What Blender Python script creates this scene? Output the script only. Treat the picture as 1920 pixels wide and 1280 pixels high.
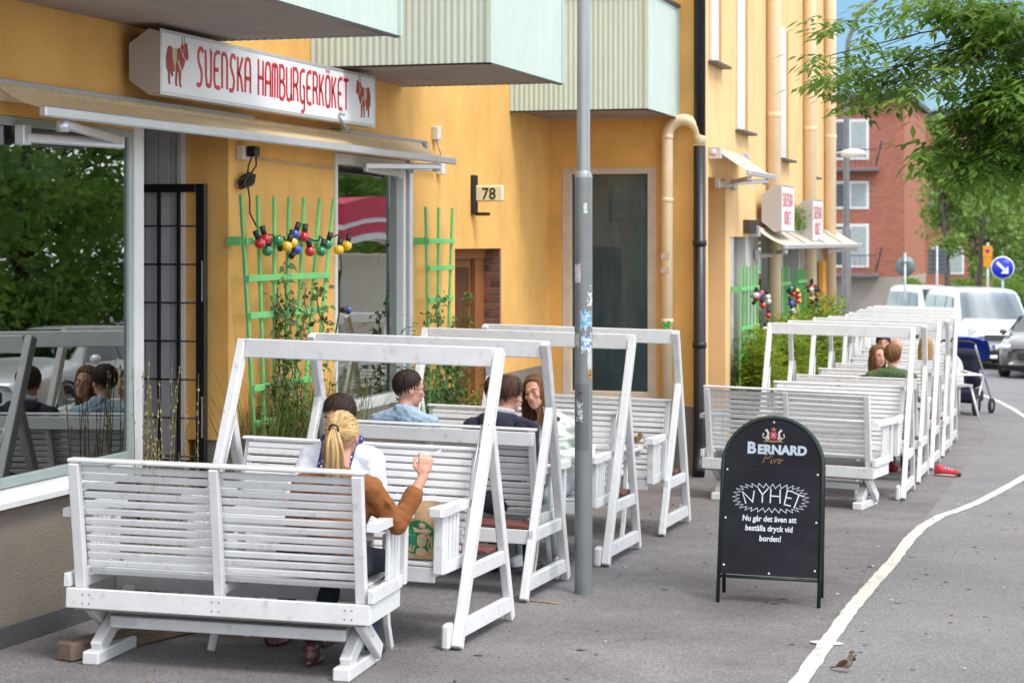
import bpy, bmesh, math, random
from mathutils import Vector, Matrix, Euler
R = math.radians
random.seed(11)
sc = bpy.context.scene
for o in list(bpy.data.objects): bpy.data.objects.remove(o)
col = sc.collection

# ------------------------------------------------------------------ camera
YAW = 16.614
cd = bpy.data.cameras.new('camera'); cam = bpy.data.objects.new('camera', cd); col.objects.link(cam)
cd.sensor_width = 36.0; cd.lens = 69.375; cd.shift_y = -188/1920; cd.clip_end = 3000; cd.clip_start = 0.1
cam.location = (0, 0, 2.05); cam.rotation_euler = (R(90), 0, R(YAW))
cd.dof.use_dof = True; cd.dof.focus_distance = 11.6; cd.dof.aperture_fstop = 4.5
sc.camera = cam

# ------------------------------------------------------------------ sky and sun
SUN_EL, SUN_AZ = 56.0, 118.0        # azimuth clockwise from +Y (street direction)
w = bpy.data.worlds.new('World'); sc.world = w; w.use_nodes = True
nt = w.node_tree; nt.nodes.clear()
out = nt.nodes.new('ShaderNodeOutputWorld'); bg = nt.nodes.new('ShaderNodeBackground')
sky = nt.nodes.new('ShaderNodeTexSky'); sky.sky_type = 'NISHITA'; sky.sun_disc = False
sky.sun_elevation = R(SUN_EL); sky.sun_rotation = R(SUN_AZ); sky.air_density = 1.0; sky.dust_density = 1.0; sky.ozone_density = 1.5
tc = nt.nodes.new('ShaderNodeTexCoord'); mp = nt.nodes.new('ShaderNodeMapping'); mp.inputs['Scale'].default_value = (1, 1, 2.6); mp.inputs['Location'].default_value = (3.1, 2.2, .5)
nz = nt.nodes.new('ShaderNodeTexNoise'); nz.inputs['Scale'].default_value = 2.3; nz.inputs['Detail'].default_value = 7; nz.inputs['Roughness'].default_value = .55
rp = nt.nodes.new('ShaderNodeValToRGB'); rp.color_ramp.elements[0].position = .36; rp.color_ramp.elements[1].position = .58
mx = nt.nodes.new('ShaderNodeMix'); mx.data_type = 'RGBA'; mx.inputs['B'].default_value = (9.6, 9.7, 9.9, 1)
L = nt.links.new
L(tc.outputs['Generated'], mp.inputs['Vector']); L(mp.outputs['Vector'], nz.inputs['Vector']); L(nz.outputs['Fac'], rp.inputs['Fac'])
L(rp.outputs['Color'], mx.inputs['Factor']); gap = nt.nodes.new('ShaderNodeVectorMath'); gap.operation = 'MULTIPLY'; gap.inputs[1].default_value = (.36, .49, .58); L(sky.outputs['Color'], gap.inputs[0]); L(gap.outputs[0], mx.inputs['A']); L(mx.outputs['Result'], bg.inputs['Color'])
bg.inputs['Strength'].default_value = 0.15
L(bg.outputs['Background'], out.inputs['Surface'])
sd = bpy.data.lights.new('sun', 'SUN'); sun = bpy.data.objects.new('sun', sd); col.objects.link(sun)
sd.energy = 1.45; sd.angle = R(18); sd.color = (1, .95, .88)
az, el = R(SUN_AZ), R(SUN_EL)
sdir = Vector((math.sin(az)*math.cos(el), math.cos(az)*math.cos(el), math.sin(el)))
sun.rotation_euler = sdir.to_track_quat('Z', 'Y').to_euler(); sun.location = sdir*40
vs = sc.view_settings; vs.view_transform = 'Standard'; vs.look = 'None'; vs.exposure = 0.9; vs.gamma = 1; vs.use_curve_mapping = False

# ------------------------------------------------------------------ ground plane of the sloping street
SL, CF = .022, .02                       # fall along the street, fall towards the street
def gz(x, y): return -SL*y - CF*x
GN = Vector((CF, SL, 1)).normalized()
def gmat(x, y, rz=0, lift=0):            # frame standing square on the sloping ground
    z = GN; a = Vector((math.cos(rz), math.sin(rz), 0)); a = (a - a.dot(z)*z).normalized(); b = z.cross(a)
    m = Matrix((a, b, z)).transposed().to_4x4(); m.translation = Vector((x, y, gz(x, y)+lift)); return m

# ------------------------------------------------------------------ materials
def s2l(c): return tuple(((v/255)/12.92 if v <= 10 else ((v/255+.055)/1.055)**2.4) for v in c)
MATS = {}
def mat(name, colr, rough=.6, var=.12, scale=8., bump=0., bscale=60., col2=None, c2=(.55, .75), c2scale=3., metal=0., spec=.5, world=False, stretch=None, objvar=0., coat=0., trans=0., emis=0., c2st=None):
    if name in MATS: return MATS[name]
    m = bpy.data.materials.new(name); m.use_nodes = True; n = m.node_tree; N = n.nodes; K = n.links.new
    b = N['Principled BSDF']; b.inputs['Roughness'].default_value = rough; b.inputs['Metallic'].default_value = metal
    b.inputs['Specular IOR Level'].default_value = spec
    if coat: b.inputs['Coat Weight'].default_value = coat; b.inputs['Coat Roughness'].default_value = .08
    tcn = N.new('ShaderNodeTexCoord'); vec = tcn.outputs['Object']
    if world:
        g = N.new('ShaderNodeNewGeometry'); vec = g.outputs['Position']
    oi = N.new('ShaderNodeObjectInfo')
    mpn = N.new('ShaderNodeMapping'); K(vec, mpn.inputs['Vector'])
    if stretch: mpn.inputs['Scale'].default_value = stretch
    if not world:
        vm = N.new('ShaderNodeVectorMath'); vm.operation = 'SCALE'; vm.inputs[0].default_value = (17, 31, 23); K(oi.outputs['Random'], vm.inputs['Scale']); K(vm.outputs[0], mpn.inputs['Location'])
    vec = mpn.outputs['Vector']
    n1 = N.new('ShaderNodeTexNoise'); n1.inputs['Scale'].default_value = scale; n1.inputs['Detail'].default_value = 6; K(vec, n1.inputs['Vector'])
    mr = N.new('ShaderNodeMapRange'); mr.inputs['From Min'].default_value = .25; mr.inputs['From Max'].default_value = .75
    mr.inputs['To Min'].default_value = 1-var; mr.inputs['To Max'].default_value = 1+var; K(n1.outputs['Fac'], mr.inputs['Value'])
    fac = mr.outputs['Result']
    if objvar:
        m2 = N.new('ShaderNodeMapRange'); m2.inputs['To Min'].default_value = 1-objvar; m2.inputs['To Max'].default_value = 1+objvar; K(oi.outputs['Random'], m2.inputs['Value'])
        mm = N.new('ShaderNodeMath'); mm.operation = 'MULTIPLY'; K(fac, mm.inputs[0]); K(m2.outputs['Result'], mm.inputs[1]); fac = mm.outputs[0]
    base = N.new('ShaderNodeMix'); base.data_type = 'RGBA'; base.inputs['Factor'].default_value = 0
    base.inputs['A'].default_value = (*colr, 1); base.inputs['B'].default_value = (*(col2 or colr), 1)
    if col2:
        n2 = N.new('ShaderNodeTexNoise'); n2.inputs['Scale'].default_value = c2scale; n2.inputs['Detail'].default_value = 8; n2.inputs['Roughness'].default_value = .65; v2 = vec
        if c2st:
            mp2 = N.new('ShaderNodeMapping'); mp2.inputs['Scale'].default_value = c2st; K(vec, mp2.inputs['Vector']); v2 = mp2.outputs['Vector']
        K(v2, n2.inputs['Vector'])
        r2 = N.new('ShaderNodeMapRange'); r2.inputs['From Min'].default_value = c2[0]; r2.inputs['From Max'].default_value = c2[1]; K(n2.outputs['Fac'], r2.inputs['Value']); K(r2.outputs['Result'], base.inputs['Factor'])
    sc_ = N.new('ShaderNodeVectorMath'); sc_.operation = 'SCALE'; K(base.outputs['Result'], sc_.inputs[0]); K(fac, sc_.inputs['Scale'])
    K(sc_.outputs[0], b.inputs['Base Color'])
    if trans:
        b.inputs['Subsurface Weight'].default_value = 0
        tr = N.new('ShaderNodeBsdfTranslucent'); K(sc_.outputs[0], tr.inputs['Color']); ms = N.new('ShaderNodeMixShader'); ms.inputs['Fac'].default_value = trans
        K(b.outputs[0], ms.inputs[1]); K(tr.outputs[0], ms.inputs[2]); K(ms.outputs[0], N['Material Output'].inputs['Surface'])
    if bump:
        n3 = N.new('ShaderNodeTexNoise'); n3.inputs['Scale'].default_value = bscale; n3.inputs['Detail'].default_value = 5; K(vec, n3.inputs['Vector'])
        bp = N.new('ShaderNodeBump'); bp.inputs['Strength'].default_value = 1; bp.inputs['Distance'].default_value = bump; K(n3.outputs['Fac'], bp.inputs['Height']); K(bp.outputs['Normal'], b.inputs['Normal'])
    MATS[name] = m; return m
def glassmat(name, tint=(.55, .6, .6), refl=.10, rough=0.0, wavy=0.0):
    if name in MATS: return MATS[name]
    m = bpy.data.materials.new(name); m.use_nodes = True; N = m.node_tree.nodes; K = m.node_tree.links.new
    N.remove(N['Principled BSDF'])
    t = N.new('ShaderNodeBsdfTransparent'); t.inputs['Color'].default_value = (*tint, 1)
    g = N.new('ShaderNodeBsdfGlossy'); g.inputs['Roughness'].default_value = rough; g.inputs['Color'].default_value = (.95, 1, .98, 1)
    f = N.new('ShaderNodeFresnel'); f.inputs['IOR'].default_value = 1.5
    a = N.new('ShaderNodeMath'); a.operation = 'MULTIPLY_ADD'; a.inputs[1].default_value = 1.6; a.inputs[2].default_value = refl; a.use_clamp = True
    ms = N.new('ShaderNodeMixShader'); K(f.outputs[0], a.inputs[0]); K(a.outputs[0], ms.inputs['Fac']); K(t.outputs[0], ms.inputs[1]); K(g.outputs[0], ms.inputs[2])
    if wavy:
        n3 = N.new('ShaderNodeTexNoise'); n3.inputs['Scale'].default_value = 1.3; bp = N.new('ShaderNodeBump'); bp.inputs['Distance'].default_value = wavy; K(n3.outputs['Fac'], bp.inputs['Height']); K(bp.outputs['Normal'], g.inputs['Normal'])
    K(ms.outputs[0], N['Material Output'].inputs['Surface']); MATS[name] = m; return m

# ------------------------------------------------------------------ mesh building
class MB:
    def __init__(s): s.v = []; s.f = []; s.sm = []
    def add(s, vs, fs, smooth=False):
        o = len(s.v); s.v += [tuple(p) for p in vs]; s.f += [tuple(i+o for i in q) for q in fs]; s.sm += [smooth]*len(fs); return s
    def box(s, x0, x1, y0, y1, z0, z1, c=0., m=None):
        if x0 > x1: x0, x1 = x1, x0
        if y0 > y1: y0, y1 = y1, y0
        if z0 > z1: z0, z1 = z1, z0
        c = min(c, (x1-x0)*.45, (y1-y0)*.45, (z1-z0)*.45)
        if c <= 0:
            vs = [Vector((x, y, z)) for x in (x0, x1) for y in (y0, y1) for z in (z0, z1)]
            fs = [(0, 1, 3, 2), (4, 6, 7, 5), (0, 4, 5, 1), (2, 3, 7, 6), (0, 2, 6, 4), (1, 5, 7, 3)]
        else:
            bm = bmesh.new(); bmesh.ops.create_cube(bm, size=1)
            for v in bm.verts: v.co = Vector(((x0+x1)/2+v.co.x*(x1-x0), (y0+y1)/2+v.co.y*(y1-y0), (z0+z1)/2+v.co.z*(z1-z0)))
            bmesh.ops.bevel(bm, geom=bm.edges[:], offset=c, segments=1, affect='EDGES', profile=.5)
            bm.verts.index_update(); vs = [v.co.copy() for v in bm.verts]; fs = [[v.index for v in f.verts] for f in bm.faces]; bm.free()
        if m: vs = [m @ v for v in vs]
        return s.add(vs, fs)
    def bar(s, a, b, wx, wy, up=(0, 0, 1), c=0.):       # rectangular bar from a to b; wx across, wy along 'up'
        a, b = Vector(a), Vector(b); d = (b-a); l = d.length; d.normalize(); u = Vector(up); x = d.cross(u)
        if x.length < 1e-4: x = d.cross(Vector((1, 0, 0)))
        x.normalize(); u = x.cross(d); m = Matrix((x, u, d)).transposed().to_4x4(); m.translation = a
        return s.box(-wx/2, wx/2, -wy/2, wy/2, 0, l, c, m)
    def tube(s, pts, r, n=8, cap=True, smooth=True):
        pts = [Vector(p) for p in pts]; rr = r if isinstance(r, (list, tuple)) else [r]*len(pts)
        vs = []; fs = []; prev = None
        for i, p in enumerate(pts):
            d = (pts[min(i+1, len(pts)-1)]-pts[max(i-1, 0)]).normalized()
            if prev is None: x = d.orthogonal().normalized()
            else:
                x = prev-prev.dot(d)*d
                x = x.normalized() if x.length > 1e-5 else d.orthogonal().normalized()
            prev = x; y = d.cross(x)
            for k in range(n):
                a = 2*math.pi*k/n; vs.append(p+(x*math.cos(a)+y*math.sin(a))*rr[i])
        for i in range(len(pts)-1):
            for k in range(n): fs.append((i*n+k, i*n+(k+1) % n, (i+1)*n+(k+1) % n, (i+1)*n+k))
        s.add(vs, fs, smooth)
        if cap:
            o = len(s.v)-len(vs)
            s.f.append(tuple(o+k for k in reversed(range(n)))); s.f.append(tuple(o+(len(pts)-1)*n+k for k in range(n))); s.sm += [False, False]
        return s
    def lathe(s, prof, n=16, m=None, smooth=True):      # prof: (r,z)
        vs = []; fs = []
        for r, z in prof:
            for k in range(n):
                a = 2*math.pi*k/n; vs.append(Vector((r*math.cos(a), r*math.sin(a), z)))
        for i in range(len(prof)-1):
            for k in range(n): fs.append((i*n+k, i*n+(k+1) % n, (i+1)*n+(k+1) % n, (i+1)*n+k))
        if m: vs = [m @ v for v in vs]
        return s.add(vs, fs, smooth)
    def ball(s, c, r, n=12, k=8, m=None):
        rx, ry, rz = r if isinstance(r, (tuple, list)) else (r, r, r); vs = [Vector((0, 0, rz))]; fs = []
        for i in range(1, k):
            t = math.pi*i/k
            for j in range(n):
                a = 2*math.pi*j/n; vs.append(Vector((rx*math.sin(t)*math.cos(a), ry*math.sin(t)*math.sin(a), rz*math.cos(t))))
        vs.append(Vector((0, 0, -rz)))
        for j in range(n): fs.append((0, 1+j, 1+(j+1) % n)); fs.append((len(vs)-1, 1+(k-2)*n+(j+1) % n, 1+(k-2)*n+j))
        for i in range(k-2):
            for j in range(n): fs.append((1+i*n+j, 1+(i+1)*n+j, 1+(i+1)*n+(j+1) % n, 1+i*n+(j+1) % n))
        if m: vs = [m @ v for v in vs]
        return s.add([v+Vector(c) for v in vs], fs, True)
    def prism(s, poly, h0, h1, m=None):                 # 2D outline (x,y) extruded along z
        n = len(poly); vs = [Vector((x, y, h0)) for x, y in poly]+[Vector((x, y, h1)) for x, y in poly]
        if m: vs = [m @ v for v in vs]
        fs = [tuple(reversed(range(n))), tuple(range(n, 2*n))]+[(i, (i+1) % n, n+(i+1) % n, n+i) for i in range(n)]
        return s.add(vs, fs)
    def quad(s, a, b, c, d): return s.add([a, b, c, d], [(0, 1, 2, 3)])
    def mesh(s, name, smooth_all=None):
        me = bpy.data.meshes.new(name); me.from_pydata([tuple(v) for v in s.v], [], s.f)
        sm = s.sm if smooth_all is None else [smooth_all]*len(s.f)
        me.polygons.foreach_set('use_smooth', sm); me.update(); return me

def tag(o, label=None, cat=None, group=None, kind=None):
    if label: o['label'] = label
    if cat: o['category'] = cat
    if group: o['group'] = group
    if kind: o['kind'] = kind
    return o
def thing(name, label, cat, loc=(0, 0, 0), rz=0, group=None, m=None):
    o = bpy.data.objects.new(name, None); col.objects.link(o); o.empty_display_size = .1
    if m is not None: o.matrix_world = m
    else: o.location = loc; o.rotation_euler = (0, 0, rz)
    return tag(o, label, cat, group)
def part(par, name, mb, material, world=False, label=None, m=None):
    me = mb.mesh(name) if isinstance(mb, MB) else mb
    if not me.materials: me.materials.append(material)
    o = bpy.data.objects.new(name, me); col.objects.link(o)
    if par is not None: o.parent = par
    if world:
        p = par; off = Vector((0, 0, 0))
        while p is not None: off += p.location; p = p.parent
        o.location = -off
    if m is not None: o.matrix_local = m
    if label: o['label'] = label
    return o
def solo(name, mb, material, label=None, cat=None, group=None, kind=None, loc=(0, 0, 0)):
    o = part(None, name, mb, material); o.location = loc; return tag(o, label, cat, group, kind)
def copy_tree(o, parent=None):
    c = o.copy(); col.objects.link(c); c.parent = parent
    for ch in list(o.children): copy_tree(ch, c)
    return c
def textmesh(txt, size, extrude=.001, bold=0., shear=0., align='CENTER', xs=1., spacing=1.):
    cu = bpy.data.curves.new('t', 'FONT'); cu.body = txt; cu.size = size; cu.extrude = extrude; cu.offset = bold; cu.shear = shear; cu.align_x = align; cu.space_character = spacing; cu.resolution_u = 4
    o = bpy.data.objects.new('t', cu); col.objects.link(o); bpy.context.view_layer.update()
    me = bpy.data.meshes.new_from_object(o.evaluated_get(bpy.context.evaluated_depsgraph_get()))
    bpy.data.objects.remove(o); bpy.data.curves.remove(cu)
    for v in me.vertices: v.co.x *= xs
    return me
def ribbon(mb, pts, wd, z=0., h=.001, closed=False, m=None):   # flat stroke in the xy plane with mitred joints and thickness
    P = [Vector((p[0], p[1])) for p in pts]; n = len(P); Lf = []; Rt = []
    for i in range(n):
        a = P[(i-1) % n] if (closed or i > 0) else P[i]; b = P[(i+1) % n] if (closed or i < n-1) else P[i]
        d1 = (P[i]-a); d2 = (b-P[i]); d1 = d1.normalized() if d1.length > 1e-9 else d2.normalized(); d2 = d2.normalized() if d2.length > 1e-9 else d1
        t = d1+d2; t = t.normalized() if t.length > .3 else d1
        nn = Vector((-t.y, t.x)); k = 1/max(.5, nn.dot(Vector((-d1.y, d1.x))))
        Lf.append(P[i]+nn*wd/2*k); Rt.append(P[i]-nn*wd/2*k)
    for i in range(n if closed else n-1):
        j = (i+1) % n; q = [Rt[i], Rt[j], Lf[j], Lf[i]]
        vs = [Vector((p.x, p.y, z)) for p in q]+[Vector((p.x, p.y, z+h)) for p in q]
        if m: vs = [m @ v for v in vs]
        mb.add(vs, [(3, 2, 1, 0), (4, 5, 6, 7), (0, 1, 5, 4), (1, 2, 6, 5), (2, 3, 7, 6), (3, 0, 4, 7)])
def arc(cx, cy, rx, ry, a0, a1, n=10): return [(cx+rx*math.cos(R(a0+(a1-a0)*i/n)), cy+ry*math.sin(R(a0+(a1-a0)*i/n))) for i in range(n+1)]
def rframe(origin, xa, ya):                              # matrix from origin and x, y axes
    x = Vector(xa).normalized(); y = Vector(ya).normalized(); z = x.cross(y); m = Matrix((x, y, z)).transposed().to_4x4(); m.translation = Vector(origin); return m

white = mat('white_paint', (.665, .67, .675), .45, .06, 9, .0008, 40, col2=(.34, .32, .28), c2=(.57, .86), c2scale=13, objvar=.06)
yellow = mat('ochre_render', (.78, .44, .125), .9, .11, 2.6, .005, 120, col2=(.58, .29, .07), c2=(.50, .90), c2scale=2.4, c2st=(1.2, 1.2, .45), world=True)
yellow2 = mat('pale_ochre_render', (.80, .53, .25), .9, .08, 2.0, .003, 110, col2=(.64, .38, .14), c2=(.5, .9), c2scale=2.2, c2st=(1.2, 1.2, .4), world=True)
plinthm = mat('plinth_render', (.215, .182, .15), .95, .12, 3, .006, 70, col2=(.20, .17, .14), c2scale=2, world=True)
tar = mat('tar_strip', (.05, .05, .055), .8, .2, 20, .004, 60, world=True)
frost = mat('white_frame', (.68, .69, .68), .4, .06, 6, col2=(.45, .43, .38), c2=(.62, .8), c2scale=9)
cream = mat('cream_pipe', (.76, .60, .38), .5, .07, 5, col2=(.5, .38, .22), c2=(.62, .8), c2scale=6)
black = mat('black_paint', (.012, .012, .015), .35, .15, 12)
blackm = mat('black_cable', (.015, .015, .016), .5)
greym = mat('grey_metal', (.33, .34, .35), .45, .08, 10, metal=.3)
alu = mat('aluminium', (.62, .63, .66), .35, .06, 10, metal=.55)
greyd = mat('soffit_concrete', (.36, .31, .29), .9, .1, 4, .002, 40, col2=(.27, .23, .22), c2scale=2, world=True)
mint = mat('mint_panel', (.50, .59, .53), .5, .05, 6, col2=(.48, .58, .5), c2=(.55, .9), c2scale=5, stretch=(1, 1, .35))
greenw = mat('green_paint', (.16, .52, .17), .5, .10, 14, .0008, 60, objvar=.08)
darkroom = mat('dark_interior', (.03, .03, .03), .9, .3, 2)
glass = glassmat('window_glass', (.45, .5, .48), .13, 0, .0015)
canvas = mat('beige_canvas', (.82, .65, .40), .85, .10, 6, .001, 300, col2=(.62, .46, .26), c2=(.5, .8), c2scale=5, stretch=(1.2, 9, 1.2), trans=.25)
canvasw = mat('pale_canvas', (.68, .62, .52), .85, .10, 6, .001, 300, trans=.25)
signw = mat('sign_face_white', (.84, .85, .87), .35, .02, 4)
signbox = mat('sign_box_metal', (.45, .41, .39), .5, .06, 6, metal=.1)
red = mat('sign_red', (.55, .02, .035), .45, .04)
# ------------------------------------------------------------------ ground
asph = mat('asphalt', (.172, .16, .164), .92, .22, .55, .004, 240, col2=(.122, .112, .114), c2=(.40, .70), c2scale=1.6, world=True)
def add_speckle(m, amt=.9, scale=420):
    N = m.node_tree.nodes; K = m.node_tree.links.new; b = N['Principled BSDF']; src = b.inputs['Base Color'].links[0].from_socket
    g = N.new('ShaderNodeNewGeometry'); v = N.new('ShaderNodeTexVoronoi'); v.inputs['Scale'].default_value = scale*.28; K(g.outputs['Position'], v.inputs['Vector'])
    bw = N.new('ShaderNodeSeparateColor'); K(v.outputs['Color'], bw.inputs[0])
    mr = N.new('ShaderNodeMapRange'); mr.inputs['To Min'].default_value = 1-amt*.6; mr.inputs['To Max'].default_value = 1+amt; K(bw.outputs[0], mr.inputs['Value'])
    s = N.new('ShaderNodeVectorMath'); s.operation = 'SCALE'; K(src, s.inputs[0]); K(mr.outputs['Result'], s.inputs['Scale']); K(s.outputs[0], b.inputs['Base Color'])
add_speckle(asph, .55)
def gpt(x, y, lift=0): return Vector((x, y, gz(x, y)+lift))
g = MB(); g.quad(gpt(-500, -80), gpt(500, -80), gpt(500, 1400), gpt(-500, 1400))
solo('ground', g, asph, kind='structure')
asr = mat('asphalt_road', (.172, .168, .176), .92, .13, 1.1, .004, 240, col2=(.175, .172, .176), c2=(.45, .72), c2scale=.7, world=True)
add_speckle(asr, .5)
g = MB(); g.quad(gpt(-1.46, -20, .004), gpt(30, -20, .004), gpt(30, 400, .004), gpt(-1.46, 400, .004))
P = [(-1.46, 27), (-1.46, 400), (-60, 400), (-60, 70), (-9, 70), (-5.5, 52), (-2.4, 38)]
g.add([gpt(x, y, .0045) for x, y in P], [tuple(range(len(P)))])
solo('road', g, asr, kind='structure')
# worn white edge line, straight beside the seats and swinging out with the street
lnm = mat('line_paint', (.58, .57, .51), .7, .08, 6, .001, 90, col2=(.33, .32, .30), c2=(.54, .68), c2scale=9, world=True)
cl = [(-1.46, 6.5), (-1.465, 10), (-1.478, 11.4), (-1.487, 12.4), (-1.475, 13.5), (-1.452, 14.65), (-1.455, 15.9), (-1.43, 16.7), (-1.35, 17.6), (-1.225, 18.15), (-1.1, 18.9), (-.98, 19.85), (-.86, 20.9), (-.72, 22.2), (-.5, 25), (-.45, 27.5), (-.6, 29), (-.99, 30.6), (-1.39, 33.4), (-1.75, 35.6), (-2.1, 37.2), (-2.9, 40), (-4.2, 43.5)]
g = MB(); rnd = random.Random(5); ln = []
for i in range(len(cl)-1):
    for k in range(10 if i < 9 else 4): t = k/(10 if i < 9 else 4); ln.append((cl[i][0]+(cl[i+1][0]-cl[i][0])*t, cl[i][1]+(cl[i+1][1]-cl[i][1])*t))
vs = []
for i, (x, y) in enumerate(ln):
    a = ln[max(0, i-1)]; b = ln[min(len(ln)-1, i+1)]; d = Vector((b[0]-a[0], b[1]-a[1])).normalized(); nn = Vector((-d.y, d.x)); wd = .046
    vs += [gpt(x+nn.x*(wd+rnd.uniform(-.005, .006)), y+nn.y*(wd+rnd.uniform(-.005, .006)), .0095), gpt(x-nn.x*(wd+rnd.uniform(-.005, .006)), y-nn.y*(wd+rnd.uniform(-.005, .006)), .0095)]
g.add(vs, [(2*i, 2*i+1, 2*i+3, 2*i+2) for i in range(len(ln)-1)])
ov = [gpt(-1.478+.095*math.cos(a*.3927), 11.15+.06*math.sin(a*.3927), .0088) for a in range(16)]
g.add(ov, [tuple(range(16))])
solo('road_marking', g, lnm, kind='structure')
crk = mat('crack_dark', (.05, .047, .046), .95); rc = random.Random(31)
for (x0, y0, x1, y1, n) in ((-4.6, 8.6, -2.0, 9.1, 26), (-3.1, 10.2, -1.75, 11.6, 20), (-1.3, 15.6, 1.2, 15.9, 26), (-2.9, 13.2, -1.7, 15.8, 22)):
    q = MB(); p_ = []
    for i in range(n+1):
        t = i/n; p_.append((x0+(x1-x0)*t+rc.uniform(-.03, .03), y0+(y1-y0)*t+rc.uniform(-.04, .04)))
    vs = []
    for i, (x, y) in enumerate(p_):
        wv = rc.uniform(.0015, .004); vs += [gpt(x-wv, y-wv, .0065), gpt(x+wv, y+wv, .0065)]
    q.add(vs, [(2*i, 2*i+1, 2*i+3, 2*i+2) for i in range(n)])
    solo('asphalt_crack', q, crk, kind='structure')
gum = mat('gum_spot', (.12, .115, .112), .8); q = MB()
for i in range(60):
    x, y, r_ = rc.uniform(-3.4, 0.2), rc.uniform(8.5, 22), rc.uniform(.012, .028); q.add([gpt(x+r_*math.cos(a*.7854)*rc.uniform(.8, 1.2), y+r_*math.sin(a*.7854)*rc.uniform(.8, 1.2), .0068) for a in range(8)], [tuple(range(8))])
solo('gum_spots', q, gum, kind='stuff')
# ------------------------------------------------------------------ the yellow apartment block
X1, X2, YJ, YE = -5.58, -4.03, 20.08, 30.4
ZT = 11.0
B = thing('apartment_building', 'ochre yellow apartment block with mint corrugated balconies above the shop fronts', 'building', (X1, 14, gz(X1, 14)))
def bp_(name, mb, m, **k): return part(B, name, mb, m, world=True, **k)
def wallX(mb, x, y0, y1, z0, z1, t=.3, m=None): mb.box(x-t, x, y0, y1, z0, z1)
# facade along the near shop: pieces around the openings; openings: window 1, door recess, window 2, wooden door
RX = -6.27
wall = MB()
wallX(wall, X1, 5.5, 10.86, 2.72, ZT)             # over window 1
wallX(wall, X1, 10.86, 12.08, 2.9, ZT)            # over the door recess
wallX(wall, X1, 12.08, 13.98, .72, ZT)            # behind the trellis
wallX(wall, X1, 13.98, 15.74, 2.72, ZT)
wallX(wall, X1, 15.74, 16.9, .74, ZT)
wallX(wall, X1, 16.9, 18.34, 1.98, ZT)
wallX(wall, X1, 18.34, YJ, .76, ZT)
wall.box(RX-.3, RX, 10.5, 12.4, 2.9, 3.3); wall.box(RX-.02, X1-.3, 12.08, 12.4, -.3, 2.9);

# jog that faces the camera, round a tall window
wall.box(-7.0, -5.44, YJ, YJ+.3, .40, ZT); wall.box(-4.42, X2, YJ, YJ+.3, .34, ZT); wall.box(-5.44, -4.42, YJ, YJ+.3, 2.82, ZT)
bp_('wall', wall, yellow)
w2 = MB()
wallX(w2, X2, YJ+.3, 20.85, .30, ZT); wallX(w2, X2, 20.85, 21.87, 2.74, ZT); wallX(w2, X2, 21.87, 22.16, -.2, ZT); wallX(w2, X2, 22.16, 30.0, 2.1, ZT); wallX(w2, X2, 30.0, YE, -1, ZT)
w2.box(-9, X2-.3, YE-.3, YE, -1, ZT)
bp_('wall', w2, yellow2, label='pale yellow street wall beyond the jog')
w3 = MB(); w3.box(X2-.9, X2-.3, 21.87, 22.1, -.6, 2.74); w3.box(X2-.9, X2-.3, 20.5, 20.85, -.6, 2.74); w3.box(X2-.95, X2-.3, 20.85, 21.87, 2.74, 3); w3.box(X2-1.0, X2-.9, 20.5, 22.1, -.6, 2.74)
bp_('door_recess', w3, yellow)
# plinth
pl = MB(); pl.box(X1-.25, X1+.006, 5.5, 10.72, -.4, .62); pl.box(X1-.25, X1+.012, 12.09, 16.9, -.5, .72); pl.box(X1-.25, X1+.012, 18.34, YJ-.01, -.6, .76)
pl.box(X1+.02, X2+.012, YJ-.014, YJ+.29, -.7, .34); pl.box(X2-.28, X2+.012, YJ+.292, 20.85, -.7, .30)
pl.box(-5.44, -4.42, YJ-.0135, YJ+.29, .341, .40)
bp_('plinth', pl, plinthm)
for (y0, y1) in ((5.5, 10.7), (12.1, 16.9), (18.35, YJ-.05)):
    n = int((y1-y0)/.6); st = MB()
    for i in range(n):
        a = y0+(y1-y0)*i/n; b = y0+(y1-y0)*(i+1)/n; x = X1+.013
        st.add([gpt(x, a, -.1), gpt(x+.05, a, -.02), gpt(x, a, .10), gpt(x, b, -.1), gpt(x+.05, b, -.02), gpt(x, b, .10)], [(1, 4, 5, 2), (0, 3, 4, 1)])
    bp_('damp_proof_strip', st, tar)
# shop window 1
wn = MB(); wn.box(X1-.05, X1+.006, 10.745, 10.86, .64, 2.9, .006)
bp_('window_post', wn, frost)
sl = MB(); sl.add([Vector((X1-.04, 5.5, .735)), Vector((X1+.08, 5.5, .675)), Vector((X1+.08, 10.7, .675)), Vector((X1-.04, 10.7, .735)), Vector((X1-.04, 5.5, .62)), Vector((X1+.08, 5.5, .645)), Vector((X1+.08, 10.7, .645)), Vector((X1-.04, 10.7, .62))], [(0, 1, 2, 3), (1, 5, 6, 2), (5, 4, 7, 6), (3, 2, 6, 7)])
bp_('window_sill', sl, frost)
f1 = MB(); f1.box(X1-.05, X1-.01, 5.5, 10.699, .735, .79, .004); f1.box(X1-.05, X1-.01, 5.5, 10.699, 2.67, 2.72, .004); f1.box(X1-.05, X1-.01, 10.70, 10.744, .735, 2.72, .004)
fr = bp_('window_frame', f1, mat('grey_green_frame', (.34, .40, .39), .35))
bp_('window_pane', MB().quad((X1-.03, 5.5, .79), (X1-.03, 10.70, .79), (X1-.03, 10.70, 2.67), (X1-.03, 5.5, 2.67)), glass)
rm = MB(); rm.box(-9, -8.9, 5, 16, -.3, 3); rm.box(-9, X1-.31, 5, 16, 2.95, 3); rm.box(-9, X1-.31, 5, 16, -.35, -.3); rm.box(-9, X1-.31, 4.9, 5, -.3, 3); rm.box(-9, X1-.31, 16, 16.1, -.3, 3)
rm.box(-9, X1-.31, 12.4, 12.5, -.3, 2.95)
bp_('shop_interior', rm, darkroom)
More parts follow.
